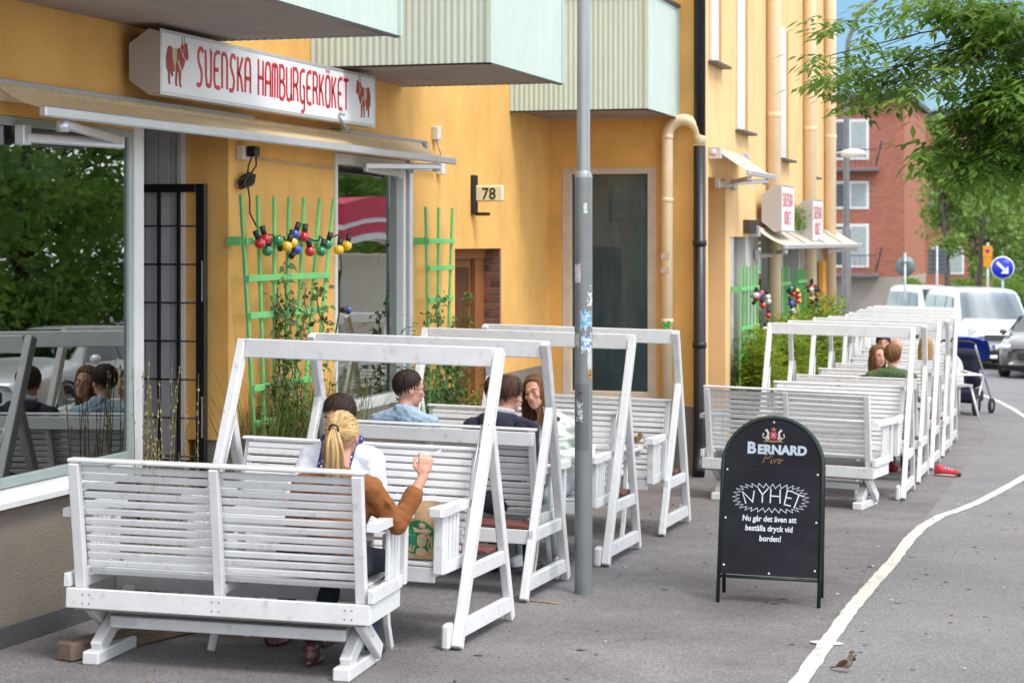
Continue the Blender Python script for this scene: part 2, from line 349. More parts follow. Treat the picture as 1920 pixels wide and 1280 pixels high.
# inner notice held against the glass
bp_('window_notice', MB().box(X1-.062, X1-.06, 9.0, 10.0, 2.38, 2.62, 0), mat('notice_dark', (.07, .09, .07), .5, .4, 8))
# panelled shop door in the recess
wd = mat('door_white', (.60, .60, .62), .5, .04, 5)
dr = MB(); dr.box(RX, -5.89, 12.04, 12.079, .12, 2.9)
D = bp_('recess_door', dr, wd)
for i in range(4):
    x = RX+.012+i*.093; part(D, 'door_board', MB().box(x, x+.087, 12.026, 12.039, .12, 2.88, .003), wd)
part(D, 'door_frame', MB().box(-5.925, -5.885, 12.005, 12.025, .12, 2.9, .004), wd)
bp_('recess_back', MB().box(RX-.05, RX-.001, 10.86, 12.079, -.2, 2.9), darkroom); bp_('recess_partition', MB().box(RX-.02, X1-.06, 10.76, 10.858, -.3, 2.9), darkroom)
bp_('door_step', MB().box(RX+.01, X1+.02, 10.87, 12.0, -.3, .12, .01), plinthm)
# shop window 2
f2 = MB(); x0 = X1-.10
for y0, y1, z0, z1 in ((13.98, 14.03, .72, 2.72), (15.5, 15.56, .72, 2.72), (15.66, 15.74, .72, 2.72), (14.03, 15.5, .72, .80), (14.03, 15.5, 2.64, 2.72)): f2.box(x0, X1+.012, y0, y1, z0, z1, .004)
bp_('window_frame', f2, frost, label='white metal frame of the shop window beside the trellis')
bp_('window_pane', MB().quad((X1-.05, 14.03, .80), (X1-.05, 15.5, .80), (X1-.05, 15.5, 2.64), (X1-.05, 14.03, 2.64)), glass)
bp_('window_panel', MB().box(X1-.09, X1-.06, 15.56, 15.66, .74, 2.7), mat('brown_panel', (.09, .065, .045), .5))
# wooden door with brick reveal
wood = mat('door_wood', (.26, .10, .03), .5, .25, 5, stretch=(8, 8, .6))
D2 = bp_('wooden_door', MB().box(X1-.27, X1-.22, 16.9, 18.34, -.3, 1.98), wood)
part(D2, 'door_frame', MB().box(X1-.22, X1-.15, 16.9, 18.33, 1.88, 1.98, .005), wood); part(D2, 'door_frame', MB().box(X1-.22, X1-.17, 18.05, 18.32, -.3, 1.88, .005), wood)
part(D2, 'door_panel', MB().box(X1-.22, X1-.205, 16.95, 17.95, .5, 1.8, .004), mat('door_wood_dark', (.10, .04, .015), .4, .3, 6))
bp_('mortar_backing', MB().box(X1-.22, X1-.004, 18.328, 18.342, -.4, 1.979), mat('mortar', (.33, .27, .22), .95, .1, 20))
brk = [mat('brick_%s' % k, c, .85, .25, 20, .003, 60) for k, c in (('red', (.22, .065, .04)), ('dark', (.13, .045, .035)), ('brown', (.19, .085, .05)))]
rb = random.Random(3); bricks = {}
for r_ in range(31):
    z = -.33+r_*.0745; cuts = ((0, .205),) if r_ % 2 else ((0, .097), (.109, .205))
    for c_, (xa, xb) in enumerate(cuts):
        key = (r_ % 2, c_, r_ % 3)
        if key not in bricks:
            bricks[key] = MB().box(0, xb-xa, -.012, 0, 0, .064, .004).mesh('brick'); bricks[key].materials.append(brk[rb.randrange(3)])
        o = bpy.data.objects.new('brick', bricks[key]); col.objects.link(o); o.parent = B; o.location = Vector((X1-.212+xa, 18.328, z))-B.location
# tall window in the jog
jw = MB()
for x0, x1, z0, z1 in ((-5.44, -5.34, .40, 2.82), (-4.52, -4.42, .40, 2.82), (-5.34, -4.52, .40, .48), (-5.34, -4.52, 2.75, 2.82)): jw.box(x0, x1, YJ-.004, YJ+.1, z0, z1, .006)
bp_('window_frame', jw, mat('beige_frame', (.60, .50, .40), .6, .1, 8, col2=(.4, .33, .26), c2=(.6, .8), c2scale=9), label='weathered beige frame of the tall window in the jog')
bp_('window_pane', MB().quad((-5.34, YJ+.05, .48), (-4.52, YJ+.05, .48), (-4.52, YJ+.05, 2.75), (-5.34, YJ+.05, 2.75)), glassmat('hall_glass', (.75, .85, .9), -.03, .03, .002))
hr = MB(); hr.box(-7, -4.1, 21.9, 22, -.5, 3.2); hr.box(-7, -6.9, YJ+.3, 22, -.5, 3.2)
bp_('hall_interior', hr, mat('hall_wall', (.10, .14, .18), .8))
bp_('reflection_sheet', MB().box(-5.34, -4.52, YJ+.09, YJ+.1, .48, 2.75), mat('reflection_sheet', (.15, .185, .19), .6, .35, 2.2, col2=(.25, .28, .28), c2=(.5, .7), c2scale=3, c2st=(2.5, 1, .35)))  # added sheet behind the pane; the grey reflection is painted into its colour
# balconies with corrugated cladding
def corr(mb, p0, p1, z0, z1, pitch, amp, nrm):
    p0, p1, nrm = Vector(p0), Vector(p1), Vector(nrm); l = (p1-p0).length; n = max(8, int(l/pitch*8)); vs = []
    for i in range(n+1):
        t = i/n; ph = (l*t/pitch) % 1; hgt = amp*max(-1, min(1, 1.6*math.sin(2*math.pi*ph))); p = p0.lerp(p1, t)+nrm*hgt
        vs += [(p.x, p.y, z0), (p.x, p.y, z1)]
    mb.add(vs, [(2*i, 2*i+2, 2*i+3, 2*i+1) for i in range(n)], True)
XB, ZB = -4.2, 3.34
for (y0, y1) in ((7.6, 11.6), (13.5, 15.48), (18.62, YJ-.02)):
    bal = part(B, 'balcony', MB().box(X1+.004, XB-.02, y0+.02, y1-.02, ZB, ZB+.14), greyd, world=True)
    q = MB(); corr(q, (X1, y0, 0), (XB, y0, 0), ZB-.01, ZB+1.12, .05, .0038, (0, -1, 0)); part(bal, 'end_cladding', q, mint)
    q = MB(); corr(q, (XB, y0, 0), (XB, y1, 0), ZB-.01, ZB+1.12, .05, .0038, (1, 0, 0)); part(bal, 'front_cladding', q, mint)
    q = MB(); corr(q, (XB, y1, 0), (X1, y1, 0), ZB-.01, ZB+1.12, .056, .008, (0, 1, 0)); part(bal, 'end_cladding', q, mint)
    part(bal, 'corner_trim', MB().box(XB-.014, XB+.02, y0-.02, y0+.014, ZB-.012, ZB+1.12), mint); part(bal, 'corner_trim', MB().box(XB-.014, XB+.02, y1-.014, y1+.02, ZB-.012, ZB+1.12), mint)
    q = MB(); q.box(XB-.02, XB+.012, y0+.014, y1-.014, ZB-.025, ZB-.011); q.box(X1+.01, XB-.02, y0-.012, y0+.02, ZB-.025, ZB-.011); part(bal, 'drip_edge', q, black)
    q = MB(); q.box(XB-.06, XB+.03, y0-.03, y1+.03, ZB+1.12, ZB+1.16, .006); q.box(X1+.01, XB-.06, y0-.03, y0+.06, ZB+1.12, ZB+1.16, .006); part(bal, 'handrail', q, mat('dark_rail', (.06, .06, .06), .5))
# upper windows of the street wall
wf = MATS['white_frame']
for (y0, y1, z0, z1) in ((22.54, 23.3, 3.3, 5.2), (25.6, 26.5, 3.1, 4.85), (28.3, 29.0, 2.95, 4.6), (20.9, 21.6, 3.95, 5.4)):
    o = bp_('upper_window', MB().box(X2+.002, X2+.035, y0, y0+(y1-y0)*.55, z0+.04, z1, .004), wf)
    part(o, 'window_reveal', MB().box(X2+.001, X2+.006, y0+(y1-y0)*.55, y1, z0+.04, z1), mat('reveal_ochre', (.52, .27, .08), .9))
    part(o, 'window_sill', MB().box(X2+.0, X2+.11, y0-.06, y1+.06, z0, z0+.03, .004), mat('dark_sill', (.10, .075, .06), .5))
# downpipes
def pipe(pts, r, m, name='downpipe', n=14):
    o = bp_(name, MB().tube(pts, r, n), m); return o
px, py = -4.29, YJ-.10
bend = [(px, py, 3.0), (px, py, -.42)][::-1]
bx = px; cx2 = -3.95; R_ = (cx2-bx)/2
pts = [(px, py, gz(px, py)-.05), (px, py, 3.12)]+[(bx+R_-R_*math.cos(R(a)), py+.0*a, 3.12+R_*1.05*math.sin(R(a))) for a in range(15, 181, 15)]+[(cx2, py, 3.04)]
o = pipe(pts, .062, cream)
for z in (2.45, 1.2, 3.1): part(o, 'pipe_collar', MB().lathe([(.062, z), (.068, z+.005), (.068, z+.045), (.062, z+.05)], 14, Matrix.Translation((px, py, 0))), cream)
part(o, 'sticker', MB().box(px-.03, px+.045, py-.066, py-.062, 1.16, 1.23), mat('green_tape', (.02, .35, .04), .5))
part(o, 'sticker', MB().box(px-.05, px+.03, py-.066, py-.062, 1.72, 1.78), mat('grey_scrawl', (.45, .38, .3), .7, .5, 60)); part(o, 'sticker', MB().box(px-.05, px+.03, py-.066, py-.062, 1.86, 1.92), mat('grey_scrawl', (.45, .38, .3), .7, .5, 60))
o = pipe([(cx2, py, 3.08), (cx2, py, ZT)], .061, black); pipe([(cx2, py, 3.03), (cx2, py, gz(cx2, py)+.35), (cx2+.0, py-.03, gz(cx2, py)+.12), (cx2+.02, py-.16, gz(cx2, py)+.03)], .064, black)
for z in (2.0, .95): part(o, 'pipe_collar', MB().lathe([(.064, z), (.074, z+.005), (.074, z+.06), (.064, z+.065)], 14, Matrix.Translation((cx2, py, 0))), black)
for y, zb in ((24.7, -.6), (27.9, -.7), (30.1, -.7)):
    o = pipe([(X2+.10, y, zb), (X2+.10, y, ZT)], .085, mat('pale_pipe', (.76, .60, .40), .5, .06, 4) if zb > -2 else cream)
    part(o, 'pipe_collar', MB().lathe([(.085, 3.6), (.092, 3.605), (.092, 3.66), (.085, 3.665)], 12, Matrix.Translation((X2+.10, y, 0))), cream)
# shop fronts of the far part: pale panels, columns and dark glass under the long awning
sf = MB(); sf.box(X2-.28, X2-.02, 22.16, 22.5, -.9, 2.1); sf.box(X2-.28, X2-.02, 23.3, 24.2, -.9, 2.1); sf.box(X2-.28, X2-.02, 25.6, 26.2, -.9, 2.1); sf.box(X2-.28, X2-.02, 27.6, 28.3, -.9, 2.1); sf.box(X2-.28, X2-.02, 29.4, 30.0, -.9, 2.1); sf.box(X2-.28, X2-.03, 22.5, 29.4, -.9, .1)
bp_('shopfront_panel', sf, mat('pale_grey_panel', (.52, .50, .48), .7, .1, 3))
for y0, y1 in ((22.5, 23.3), (24.2, 25.6), (26.2, 27.6), (28.3, 29.4)):
    bp_('shopfront_pane', MB().quad((X2-.12, y0, .1), (X2-.12, y1, .1), (X2-.12, y1, 2.1), (X2-.12, y0, 2.1)), glass)
sr = MB(); sr.box(-7, -6.9, 22.1, 30.1, -1, 2.4); sr.box(-7, X2-.3, 22.1, 30.1, 2.3, 2.4); sr.box(-7, X2-.31, 22.05, 22.1, -1, 2.4)
bp_('shop_interior', sr, darkroom)
bp_('wall_panel', MB().box(X2, X2+.06, 29.5, 29.9, -.2, 1.75), mat('orange_panel', (.75, .33, .04), .7))
lam = bp_('wall_lamp', MB().tube([(X2, 30.2, 3.35), (X2+.28, 30.2, 3.4)], .02, 8), greym)
part(lam, 'lamp_shade', MB().ball((X2+.42, 30.2, 3.38), (.2, .14, .07)), mat('lamp_white', (.8, .8, .8), .3))
# black security grille swung open inside the recess
GY = 11.96
G_ = thing('security_gate', 'tall black metal grille gate standing open in front of the white shop door', 'gate', (-5.9, GY, .12))
gx0, gx1, gz0, gz1 = -6.03, -5.70, .60, 2.43
gx0 = -6.19; gx1 = -5.685
for xa, xb in ((gx1-.065, gx1),): part(G_, 'stile', MB().box(xa, xb, GY-.025, GY+.025, gz0-.03, gz1, .004), black, world=True)
part(G_, 'stile', MB().box(gx0-.0, gx0+.02, GY-.02, GY+.02, gz0-.03, gz1, .003), black, world=True)
part(G_, 'top_rail', MB().box(gx0+.02, gx1-.065, GY-.024, GY+.024, gz1-.055, gz1, .004), black, world=True)
part(G_, 'bottom_rail', MB().box(gx0+.02, gx1-.065, GY-.024, GY+.024, gz0-.03, gz0-.005, .003), black, world=True)
for x in (-6.03, -5.885): part(G_, 'vertical_bar', MB().box(x-.009, x+.009, GY-.012, GY+.012, gz0, gz1-.05), black, world=True)
for i in range(7):
    z = .62+.255*i
    if z < gz1-.1: part(G_, 'cross_bar', MB().tube([(gx0+.02, GY-.016, z), (gx1-.06, GY-.016, z)], .006, 6), black, world=True)
for z in (.75, 1.65): part(G_, 'hinge_plate', MB().box(gx1-.022, gx1-.012, GY-.03, GY-.025, z, z+.27), alu, world=True)
part(G_, 'post_foot', MB().box(gx1-.06, gx1-.005, GY-.02, GY+.02, .12, .57, .004), black, world=True); part(G_, 'post_foot', MB().box(gx0, gx0+.02, GY-.018, GY+.018, .12, .57, .003), black, world=True)
# ------------------------------------------------------------------ illuminated shop sign
GLY = {
 'S': [[(.92, .9), (.75, 1), (.45, 1), (.25, .9), (.22, .72), (.35, .58), (.62, .42), (.72, .25), (.62, .06), (.4, -.02), (.0, 0)]],
 'V': [[(.08, 1), (.14, .25), (.25, .03), (.5, 0), (.75, .03), (.86, .25), (.86, 1)], [(.86, 1), (.7, 1)]],
 'E': [[(.95, 1), (.55, 1), (.25, .92), (.15, .75), (.15, .2), (.28, .03), (.55, 0), (.95, 0)], [(.15, .5), (.75, .5)]],
 'N': [[(.12, 0), (.12, .98)], [(.12, .98), (.5, 1), (.75, .93), (.86, .75), (.86, 0)]],
 'K': [[(.12, 1), (.12, 0)], [(.85, 1), (.2, .47)], [(.3, .55), (.6, .4), (.85, 0)]],
 'A': [[(.1, 0), (.1, .75), (.22, .96), (.5, 1), (.78, .96), (.88, .75), (.88, 0)], [(.1, .42), (.88, .42)]],
 'H': [[(.12, 0), (.12, 1), (.0, 1)], [(.86, 0), (.86, .98), (.97, 1)], [(.12, .52), (.86, .52)]],
 'M': [[(.06, 0), (.06, .98)], [(.06, 1), (.38, .97), (.46, .8), (.46, 0)], [(.46, .9), (.6, 1), (.8, .96), (.9, .8), (.9, 0)]],
 'B': [[(.12, 0), (.12, 1), (.6, 1), (.82, .88), (.82, .65), (.6, .53), (.12, .53)], [(.6, .53), (.9, .4), (.9, .14), (.65, 0), (.12, 0)]],
 'U': [[(.1, 1), (.1, .22), (.22, .03), (.5, 0), (.78, .05), (.88, .22), (.88, 1)], [(.88, .2), (.95, 0)]],
 'R': [[(.12, 0), (.12, 1), (.6, 1), (.85, .88), (.85, .62), (.6, .5), (.12, .5)], [(.5, .5), (.75, .38), (.9, 0)]],
 'G': [[(.95, 1), (.5, 1), (.22, .92), (.12, .75), (.12, .25), (.25, .05), (.5, 0), (.82, .05)], [(.84, .5), (.84, -.2), (.65, -.29), (.3, -.27)], [(.55, .5), (.84, .5)]],
 'O': [[(.5, 1), (.2, .92), (.1, .72), (.1, .25), (.22, .05), (.5, 0), (.78, .05), (.9, .25), (.9, .72), (.8, .92), (.5, 1)]],
 'T': [[(.0, .98), (1, 1)], [(.5, 1), (.5, 0)]],
}
GLY['Ö'] = GLY['O']+[[(.28, 1.1), (.28, 1.19)], [(.7, 1.1), (.7, 1.19)]]
def cow(flip):
    body = [(.02, .28), (.0, .62), (.04, .80), (.12, .85), (.30, .80), (.46, .80), (.60, .84), (.66, .88), (.70, .97), (.76, .90), (.84, .97), (.93, .98), (.97, .84), (1.0, .66), (.93, .58), (.86, .62), (.82, .50), (.74, .38), (.66, .30), (.64, .03), (.70, -.02), (.60, -.04), (.56, .05), (.54, .28), (.50, .30), (.46, .04), (.50, -.02), (.40, -.02), (.38, .06), (.40, .30), (.24, .28), (.16, .24), (.14, .04), (.18, 0), (.08, 0), (.06, .06), (.06, .26)]
    return [((1-x) if flip else x, y) for x, y in body]
def simple_sign(name, label, x, y0, y1, z0, z1, depth, group=None):
    S = thing(name, label, 'sign', (x-depth, (y0+y1)/2, z0), group=group)
    zc = (z1-z0)*.22
    def oct_(yy): return [(x, yy, z0+.02), (x, yy, z1-.02), (x-depth*.35, yy, z1), (x-depth, yy, z1-zc), (x-depth, yy, z0+zc), (x-depth*.35, yy, z0)]
    a, b = oct_(y0), oct_(y1); n = 6
    bx = MB().add(a+b, [tuple(reversed(range(n))), tuple(range(n, 2*n))]+[(i, i+n, (i+1) % n+n, (i+1) % n) for i in range(n)])
    bx.v = [tuple(v) for v in bx.v]
    part(S, 'sign_box', bx, signbox, world=True)
    for zz in (z0+zc+.02, z1-zc-.06): part(S, 'mounting_bracket', MB().box(x-depth-.33 if name == 'shop_sign' and depth < .25 and x < -5 else X2, x-depth+.002, y0+.5, y0+.56, zz, zz+.04), greym, world=True)
    part(S, 'mounting_bracket', MB().box(x-depth-.33 if x < -5 else X2, x-depth+.002, y1-.5, y1-.44, z0+zc+.02, z0+zc+.06), greym, world=True)
    fr = MB(); t = .022; e = .006
    fr.box(x, x+e, y0, y1, z1-t, z1, .001); fr.box(x, x+e, y0, y1, z0, z0+t, .001); fr.box(x, x+e, y0, y0+t, z0+t, z1-t, .001); fr.box(x, x+e, y1-t, y1, z0+t, z1-t, .001)
    part(S, 'sign_frame', fr, alu, world=True)
    part(S, 'sign_face', MB().box(x-.002, x+.003, y0+t, y1-t, z0+t, z1-t), signw, world=True)
    return S
S1 = simple_sign('shop_sign', 'long white lightbox sign with red lettering and two red cows above the awning', -5.32, 10.56, 14.16, 2.915, 3.305, .2)
tx = MB(); y = 11.05; wl = 2.56/21.7
for ch in 'SVENSKA HAMBURGERKÖKET':
    if ch == ' ': y += wl*.75; continue
    m = rframe((-5.317, y, 3.012), (0, 1, 0), (0, 0, 1))
    for st_ in GLY[ch]: ribbon(tx, [(px_*wl*.86, py_*.222) for px_, py_ in st_], .0265, 0, .002, m=m)
    y += wl
part(S1, 'lettering', tx, red, world=True)
part(S1, 'date_line', textmesh('NORR 2013', .03, .0005, xs=.8), mat('sign_black', (.03, .03, .03), .5), m=Matrix.Translation(-Vector(S1.location)) @ rframe((-5.3165, 13.47, 2.965), (0, 1, 0), (0, 0, 1)))
for y0, fl in ((10.645, False), (13.755, True)):
    m = rframe((-5.317, y0, 2.985), (0, 1, 0), (0, 0, 1))
    c_ = part(S1, 'cow_emblem', MB().prism([(a*.29, b*.27) for a, b in cow(fl)], 0, .002, m), mat('cow_red', (.36, .03, .025), .5, .2, 30), world=True)
    F = (lambda a: .29*(1-a)) if fl else (lambda a: .29*a)
    q = MB(); q.prism([(F(.24), .22), (F(.46), .22), (F(.44), .15), (F(.36), .10), (F(.26), .15)], .002, .003, m); ribbon(q, [(F(.36), .11), (F(.36), .075)], .018, .002, .001, m=m); ribbon(q, [(F(.5), .15), (F(.68), .085)], .02, .002, .001, m=m)
    part(c_, 'saddle', q, mat('saddle_cream', (.55, .50, .32), .6, .2, 60)).location = (0, 0, 0)
    q = MB(); ribbon(q, [(F(.60), .235), (F(.74), .18), (F(.88), .16)], .006, .002, .001, m=m); ribbon(q, [(F(.74), .18), (F(.8), .24)], .005, .002, .001, m=m); part(c_, 'bridle', q, mat('bridle_cream', (.7, .62, .5), .6))
    q = MB(); ribbon(q, [(F(.72), .255), (F(.70), .285), (F(.73), .305)], .006, 0, .002, m=m); ribbon(q, [(F(.80), .26), (F(.81), .29), (F(.79), .31)], .006, 0, .002, m=m); ribbon(q, [(F(.03), .2), (F(-.03), .15), (F(-.02), .09)], .006, 0, .002, m=m); ribbon(q, [(F(.22), .075), (F(.26), .05)], .02, 0, .002, m=m); part(c_, 'horns_and_tail', q, mat('sign_black', (.03, .03, .03), .5))
for nm, y0, y1, z0, z1, lb in (('shop_sign', 23.9, 24.95, 2.16, 2.74, 'white lightbox sign above the near end of the distant awning'), ('shop_sign', 26.6, 27.6, 2.04, 2.62, 'farthest white lightbox sign beside the last downpipe')):
    s_ = simple_sign(nm, lb, -3.72, y0, y1, z0, z1, .24)
    q = MB(); m = rframe((-3.716, y0+.1, z0+.1), (0, 1, 0), (0, 0, 1))
    for i, ch in enumerate('SVENSKA'):
        for st_ in GLY[ch]: ribbon(q, [(i*.115+px_*.1, .22+py_*.15) for px_, py_ in st_], .022, 0, .002, m=m)
    for i, ch in enumerate('KÖKET'):
        for st_ in GLY[ch]: ribbon(q, [(.12+i*.115+px_*.1, py_*.15) for px_, py_ in st_], .022, 0, .002, m=m)
    part(s_, 'lettering', q, mat('faded_red', (.55, .10, .12), .5), world=True)

# ------------------------------------------------------------------ awnings
def awning(label, xr, zr, xf, zf, y0, y1, fab, n=26, sag=.02, wallx=X1, seam=0):
    A = thing('awning', label, 'awning', (wallx, (y0+y1)/2, zf))
    q = MB(); vs = []; k = 6; rr = random.Random(int(y0*10))
    ys = [y0+(y1-y0)*i/n for i in range(n+1)]
    for yy in ys:
        jit = rr.uniform(-.004, .004)
        for j in range(k+1):
            t = j/k; vs.append((xr+(xf-xr)*t, yy+.12*0, zr+(zf-zr)*t-sag*math.sin(math.pi*t)+jit*math.sin(math.pi*t)))
    q.add(vs, [(i*(k+1)+j, i*(k+1)+j+1, (i+1)*(k+1)+j+1, (i+1)*(k+1)+j) for i in range(n) for j in range(k)], True)
    part(A, 'canopy', q, fab, world=True)
    part(A, 'front_bar', MB().box(xf-.01, xf+.035, y0-.03, y1+.03, zf-.045, zf+.012, .008), alu, world=True)
    part(A, 'roller', MB().tube([(xr-.02, y0-.05, zr-.03), (xr-.02, y1, zr-.03)], .05, 12), fab, world=True)
    for yy in (y0-.09, y1+.03): part(A, 'end_bracket', MB().box(wallx, xr+.06, yy, yy+.04, zr-.10, zr+.03, .006), alu, world=True)
    for yy in (y0-.09,):
        part(A, 'bracket_disc', MB().lathe([(0, -.006), (.04, -.006), (.04, 0), (0, 0)], 14, rframe((xr-.03, yy-.002, zr-.035), (1, 0, 0), (0, 0, 1))), alu, world=True)
    # folded arms under the canopy
    for a, b in ((y0+.25, y0+1.35), (y1-.3, y1-1.35)):
        if y1-y0 < 2: b = a+(b-a)*.45
        part(A, 'folding_arm', MB().bar((xf-.02, a, zf-.07), (wallx+.10, b, zf-.10), .035, .05, c=.008), alu, world=True)
        part(A, 'folding_arm', MB().bar((wallx+.10, b, zf-.12), (wallx+.04, a+(b-a)*.1, zf-.13), .04, .055, c=.008), alu, world=True)
        part(A, 'arm_joint', MB().lathe([(0, -.03), (.035, -.03), (.035, .03), (0, .03)], 12, Matrix.Translation((xf-.03, a, zf-.08))), alu, world=True)
        part(A, 'wall_bracket', MB().box(wallx, wallx+.06, a+(b-a)*.1-.04, a+(b-a)*.1+.04, zf-.17, zf-.06, .005), alu, world=True)
    return A
A1 = awning('beige canvas awning rolled nearly shut beneath the long red and white sign', -5.50, 2.865, -5.22, 2.735, 9.05, 15.72, canvas)
part(A1, 'headrail', MB().box(X1, X1+.09, 9.0, 12.3, 2.87, 2.90, .004), greym, world=True); part(A1, 'headrail', MB().box(X1, X1+.09, 13.9, 15.8, 2.87, 2.90, .004), greym, world=True)
part(A1, 'motor_lead', MB().tube([(X1+.1, 13.2, 2.94), (X1+.16, 13.25, 3.0), (X1+.26, 13.4, 2.96), (X1+.3, 13.5, 2.86)], .012, 6), greym, world=True)
A2 = awning('small pale awning beside the black downpipe', -3.95, 3.03, -3.62, 2.80, 20.95, 22.6, canvasw, 10, .01, X2)
A3 = awning('long pale awning over the distant shop fronts', -3.96, 2.20, -3.62, 2.0, 23.5, 31.2, canvasw, 26, .02, X2)
q = MB()
for y in (25.3, 27.2, 29.1): q.bar((-3.95, y, 2.215), (-3.63, y, 2.022), .03, .01)
part(A3, 'seam_strip', q, mat('dark_seam', (.12, .10, .09), .7), world=True)
q = MB()
for i in range(6): q.box(X2, X2+.09, 23.0+i*.1, 23.05+i*.1, 2.14, 2.30)
part(A3, 'vent_fin', q, mat('vent_brown', (.06, .045, .04), .6), world=True)

# ------------------------------------------------------------------ house number lamp 78
NL = thing('house_number_lamp', 'black wall bracket carrying an illuminated cream number 78 plate', 'number lamp', (X1, 17.42, 2.28))
part(NL, 'bracket', MB().box(X1, X1+.035, 17.36, 17.48, 2.30, 2.66, .005), black, world=True)
part(NL, 'bracket_foot', MB().box(X1+.035, X1+.16, 17.38, 17.46, 2.285, 2.315, .004), black, world=True)
part(NL, 'number_plate', MB().box(X1+.035, X1+.30, 17.39, 17.45, 2.415, 2.565, .012), mat('plate_cream', (.74, .68, .48), .4), world=True)
part(NL, 'digits', textmesh('78', .15, .001, .002, xs=.92), black, m=Matrix.Translation(-Vector(NL.location)) @ rframe((X1+.168, 17.388, 2.437), (1, 0, 0), (0, 0, 1)))

# ------------------------------------------------------------------ junction boxes, cables
def jbox(label, x, y, z, sx=.06, sy=.10, sz=.09, cat='junction box', gang=False):
    J = thing('junction_box', label, cat, (x, y, z-sz/2))
    part(J, 'housing', MB().box(0, sx, -sy/2, sy/2, 0, sz, .008), mat('box_white', (.7, .68, .64), .4))
    return J
J1 = jbox('white socket box with a black plug above the fan trellis', X1, 12.28, 2.65, .06, .17, .10)
part(J1, 'plug', MB().box(.06, .13, -.05, .03, .02, .09, .008), black)
J2 = jbox('small white junction box under the right end of the beige awning', X1, 16.42, 2.68, .06, .09, .10)
J3 = jbox('small white junction box above the right end of the beige awning', X1, 16.3, 2.99, .06, .09, .12)
part(J3, 'cable_tail', MB().tube([(.03, 0, 0), (.06, .03, -.12), (.04, .0, -.2)], .008, 6), greym)
J4 = jbox('white junction box at the head of the second shop window', X1+.03, 15.6, 2.66, .05, .08, .09)
part(J4, 'conduit', MB().tube([(.0, .04, .05), (.0, .7, .05)], .012, 6), mat('box_white', (.7, .68, .64), .4))
rr = random.Random(8)
CB = thing('cable_bundle', 'coiled black cable hanging from the socket box above the trellis', 'cable', (X1, 12.27, 2.46))
q = MB(); q.tube([(.10, 0, .19), (.07, -.02, .1), (.05, .0, .02)], .006, 6); q.tube([(.10, .04, .19), (.09, .06, .1), (.05, .02, .02)], .006, 6)
part(CB, 'lead', q, blackm)
q = MB()
for i in range(9):
    a = rr.uniform(.02, .05); ph = rr.uniform(-.5, .5)
    q.tube([(.05+.02*math.sin(t*.8+i), .10*math.cos(t*math.pi/6+ph)*rr.uniform(.8, 1.1), a*math.sin(t*math.pi/6)+.03*math.cos(t*math.pi/6)) for t in range(13)], .006, 5)
part(CB, 'coil', q, blackm)
part(CB, 'lead', MB().tube([(.05, 0, 0), (.06, .02, -.12), (.07, .0, -.22), (.09, .09, -.33), (.10, .04, -.40)], .006, 6), blackm)
solo('wall_cable', MB().tube([(X1+.008, 12.5, 2.62), (X1+.010, 13.2, 2.605), (X1+.008, 13.95, 2.60)], .008, 6), mat('cable_grey', (.5, .42, .3), .6), 'thin pale cable running along the wall above the fan trellis', 'cable')

# ------------------------------------------------------------------ trellises
def leafmat(n, c, c2, tr=.3): return mat(n, c, .5, .3, 3, col2=c2, c2=(.4, .6), c2scale=6, trans=tr, world=True)
lf_g = leafmat('vine_leaf', (.10, .20, .035), (.05, .12, .02)); lf_y = leafmat('yellow_green_leaf', (.30, .38, .05), (.13, .24, .03)); lf_d = leafmat('dry_leaf', (.24, .17, .07), (.34, .27, .13)); lf_b = leafmat('brown_vine_leaf', (.10, .05, .03), (.06, .09, .02))
stemm = mat('stem_brown', (.12, .08, .045), .8, .2, 10)
def leaf(mb, p, d, up, l, wd, fold=.25):
    p, d = Vector(p), Vector(d).normalized(); u = Vector(up); s_ = d.cross(u)
    if s_.length < 1e-3: s_ = d.orthogonal()
    s_.normalize(); u = s_.cross(d)
    t = p+d*l; mid = p+d*l*.45
    mb.add([p, mid+s_*wd*.5+u*wd*fold, t, mid-s_*wd*.5+u*wd*fold], [(0, 1, 2), (0, 2, 3)], True)
def rdir(r): 
    a = r.uniform(0, 6.283); z = r.uniform(-1, 1); k = math.sqrt(1-z*z); return Vector((k*math.cos(a), k*math.sin(a), z))
def trellis(label, x, tops, bots, z0, z1, rungs, group='green trellises'):
    T = thing('trellis', label, 'trellis', (x, (tops[0]+tops[-1])/2, z0), group=group)
    n = len(tops)
    for i in range(n):
        part(T, 'upright', MB().bar((x, bots[i], z0), (x, tops[i], z1-.012*i*0), .032, .020, up=(1, 0, 0), c=.003), greenw, world=True)
    for z in rungs:
        t = (z-z0)/(z1-z0); a = bots[0]+(tops[0]-bots[0])*t; b = bots[-1]+(tops[-1]-bots[-1])*t
        part(T, 'rung', MB().box(x+.011, x+.030, a-.01, b+.01, z-.022, z+.022, .003), greenw, world=True)
    for z in (rungs[0], rungs[-1]):
        t = (z-z0)/(z1-z0); a = bots[0]+(tops[0]-bots[0])*t
        part(T, 'spacer_block', MB().box(X1 if x < -5 else X2, x-.011, a-.03, a+.03, z-.03, z+.03), greenw, world=True)
    return T
tY = [12.04, 12.31, 12.59, 12.85, 13.12, 13.42, 13.69]; bY = [12.30, 12.45, 12.60, 12.74, 12.89, 13.03, 13.18]
XT = X1+.11
trellis('wide fan shaped green trellis strung with coloured bulbs', XT, tY, bY, .40, 2.36, [2.05, 1.80, 1.55, 1.06, .82, .5])
trellis('narrow green trellis between the shop window and the wooden door', XT, [15.78, 16.12, 16.5], [15.9, 16.1, 16.3], .40, 2.34, [2.05, 1.82, 1.55, 1.02, .6])
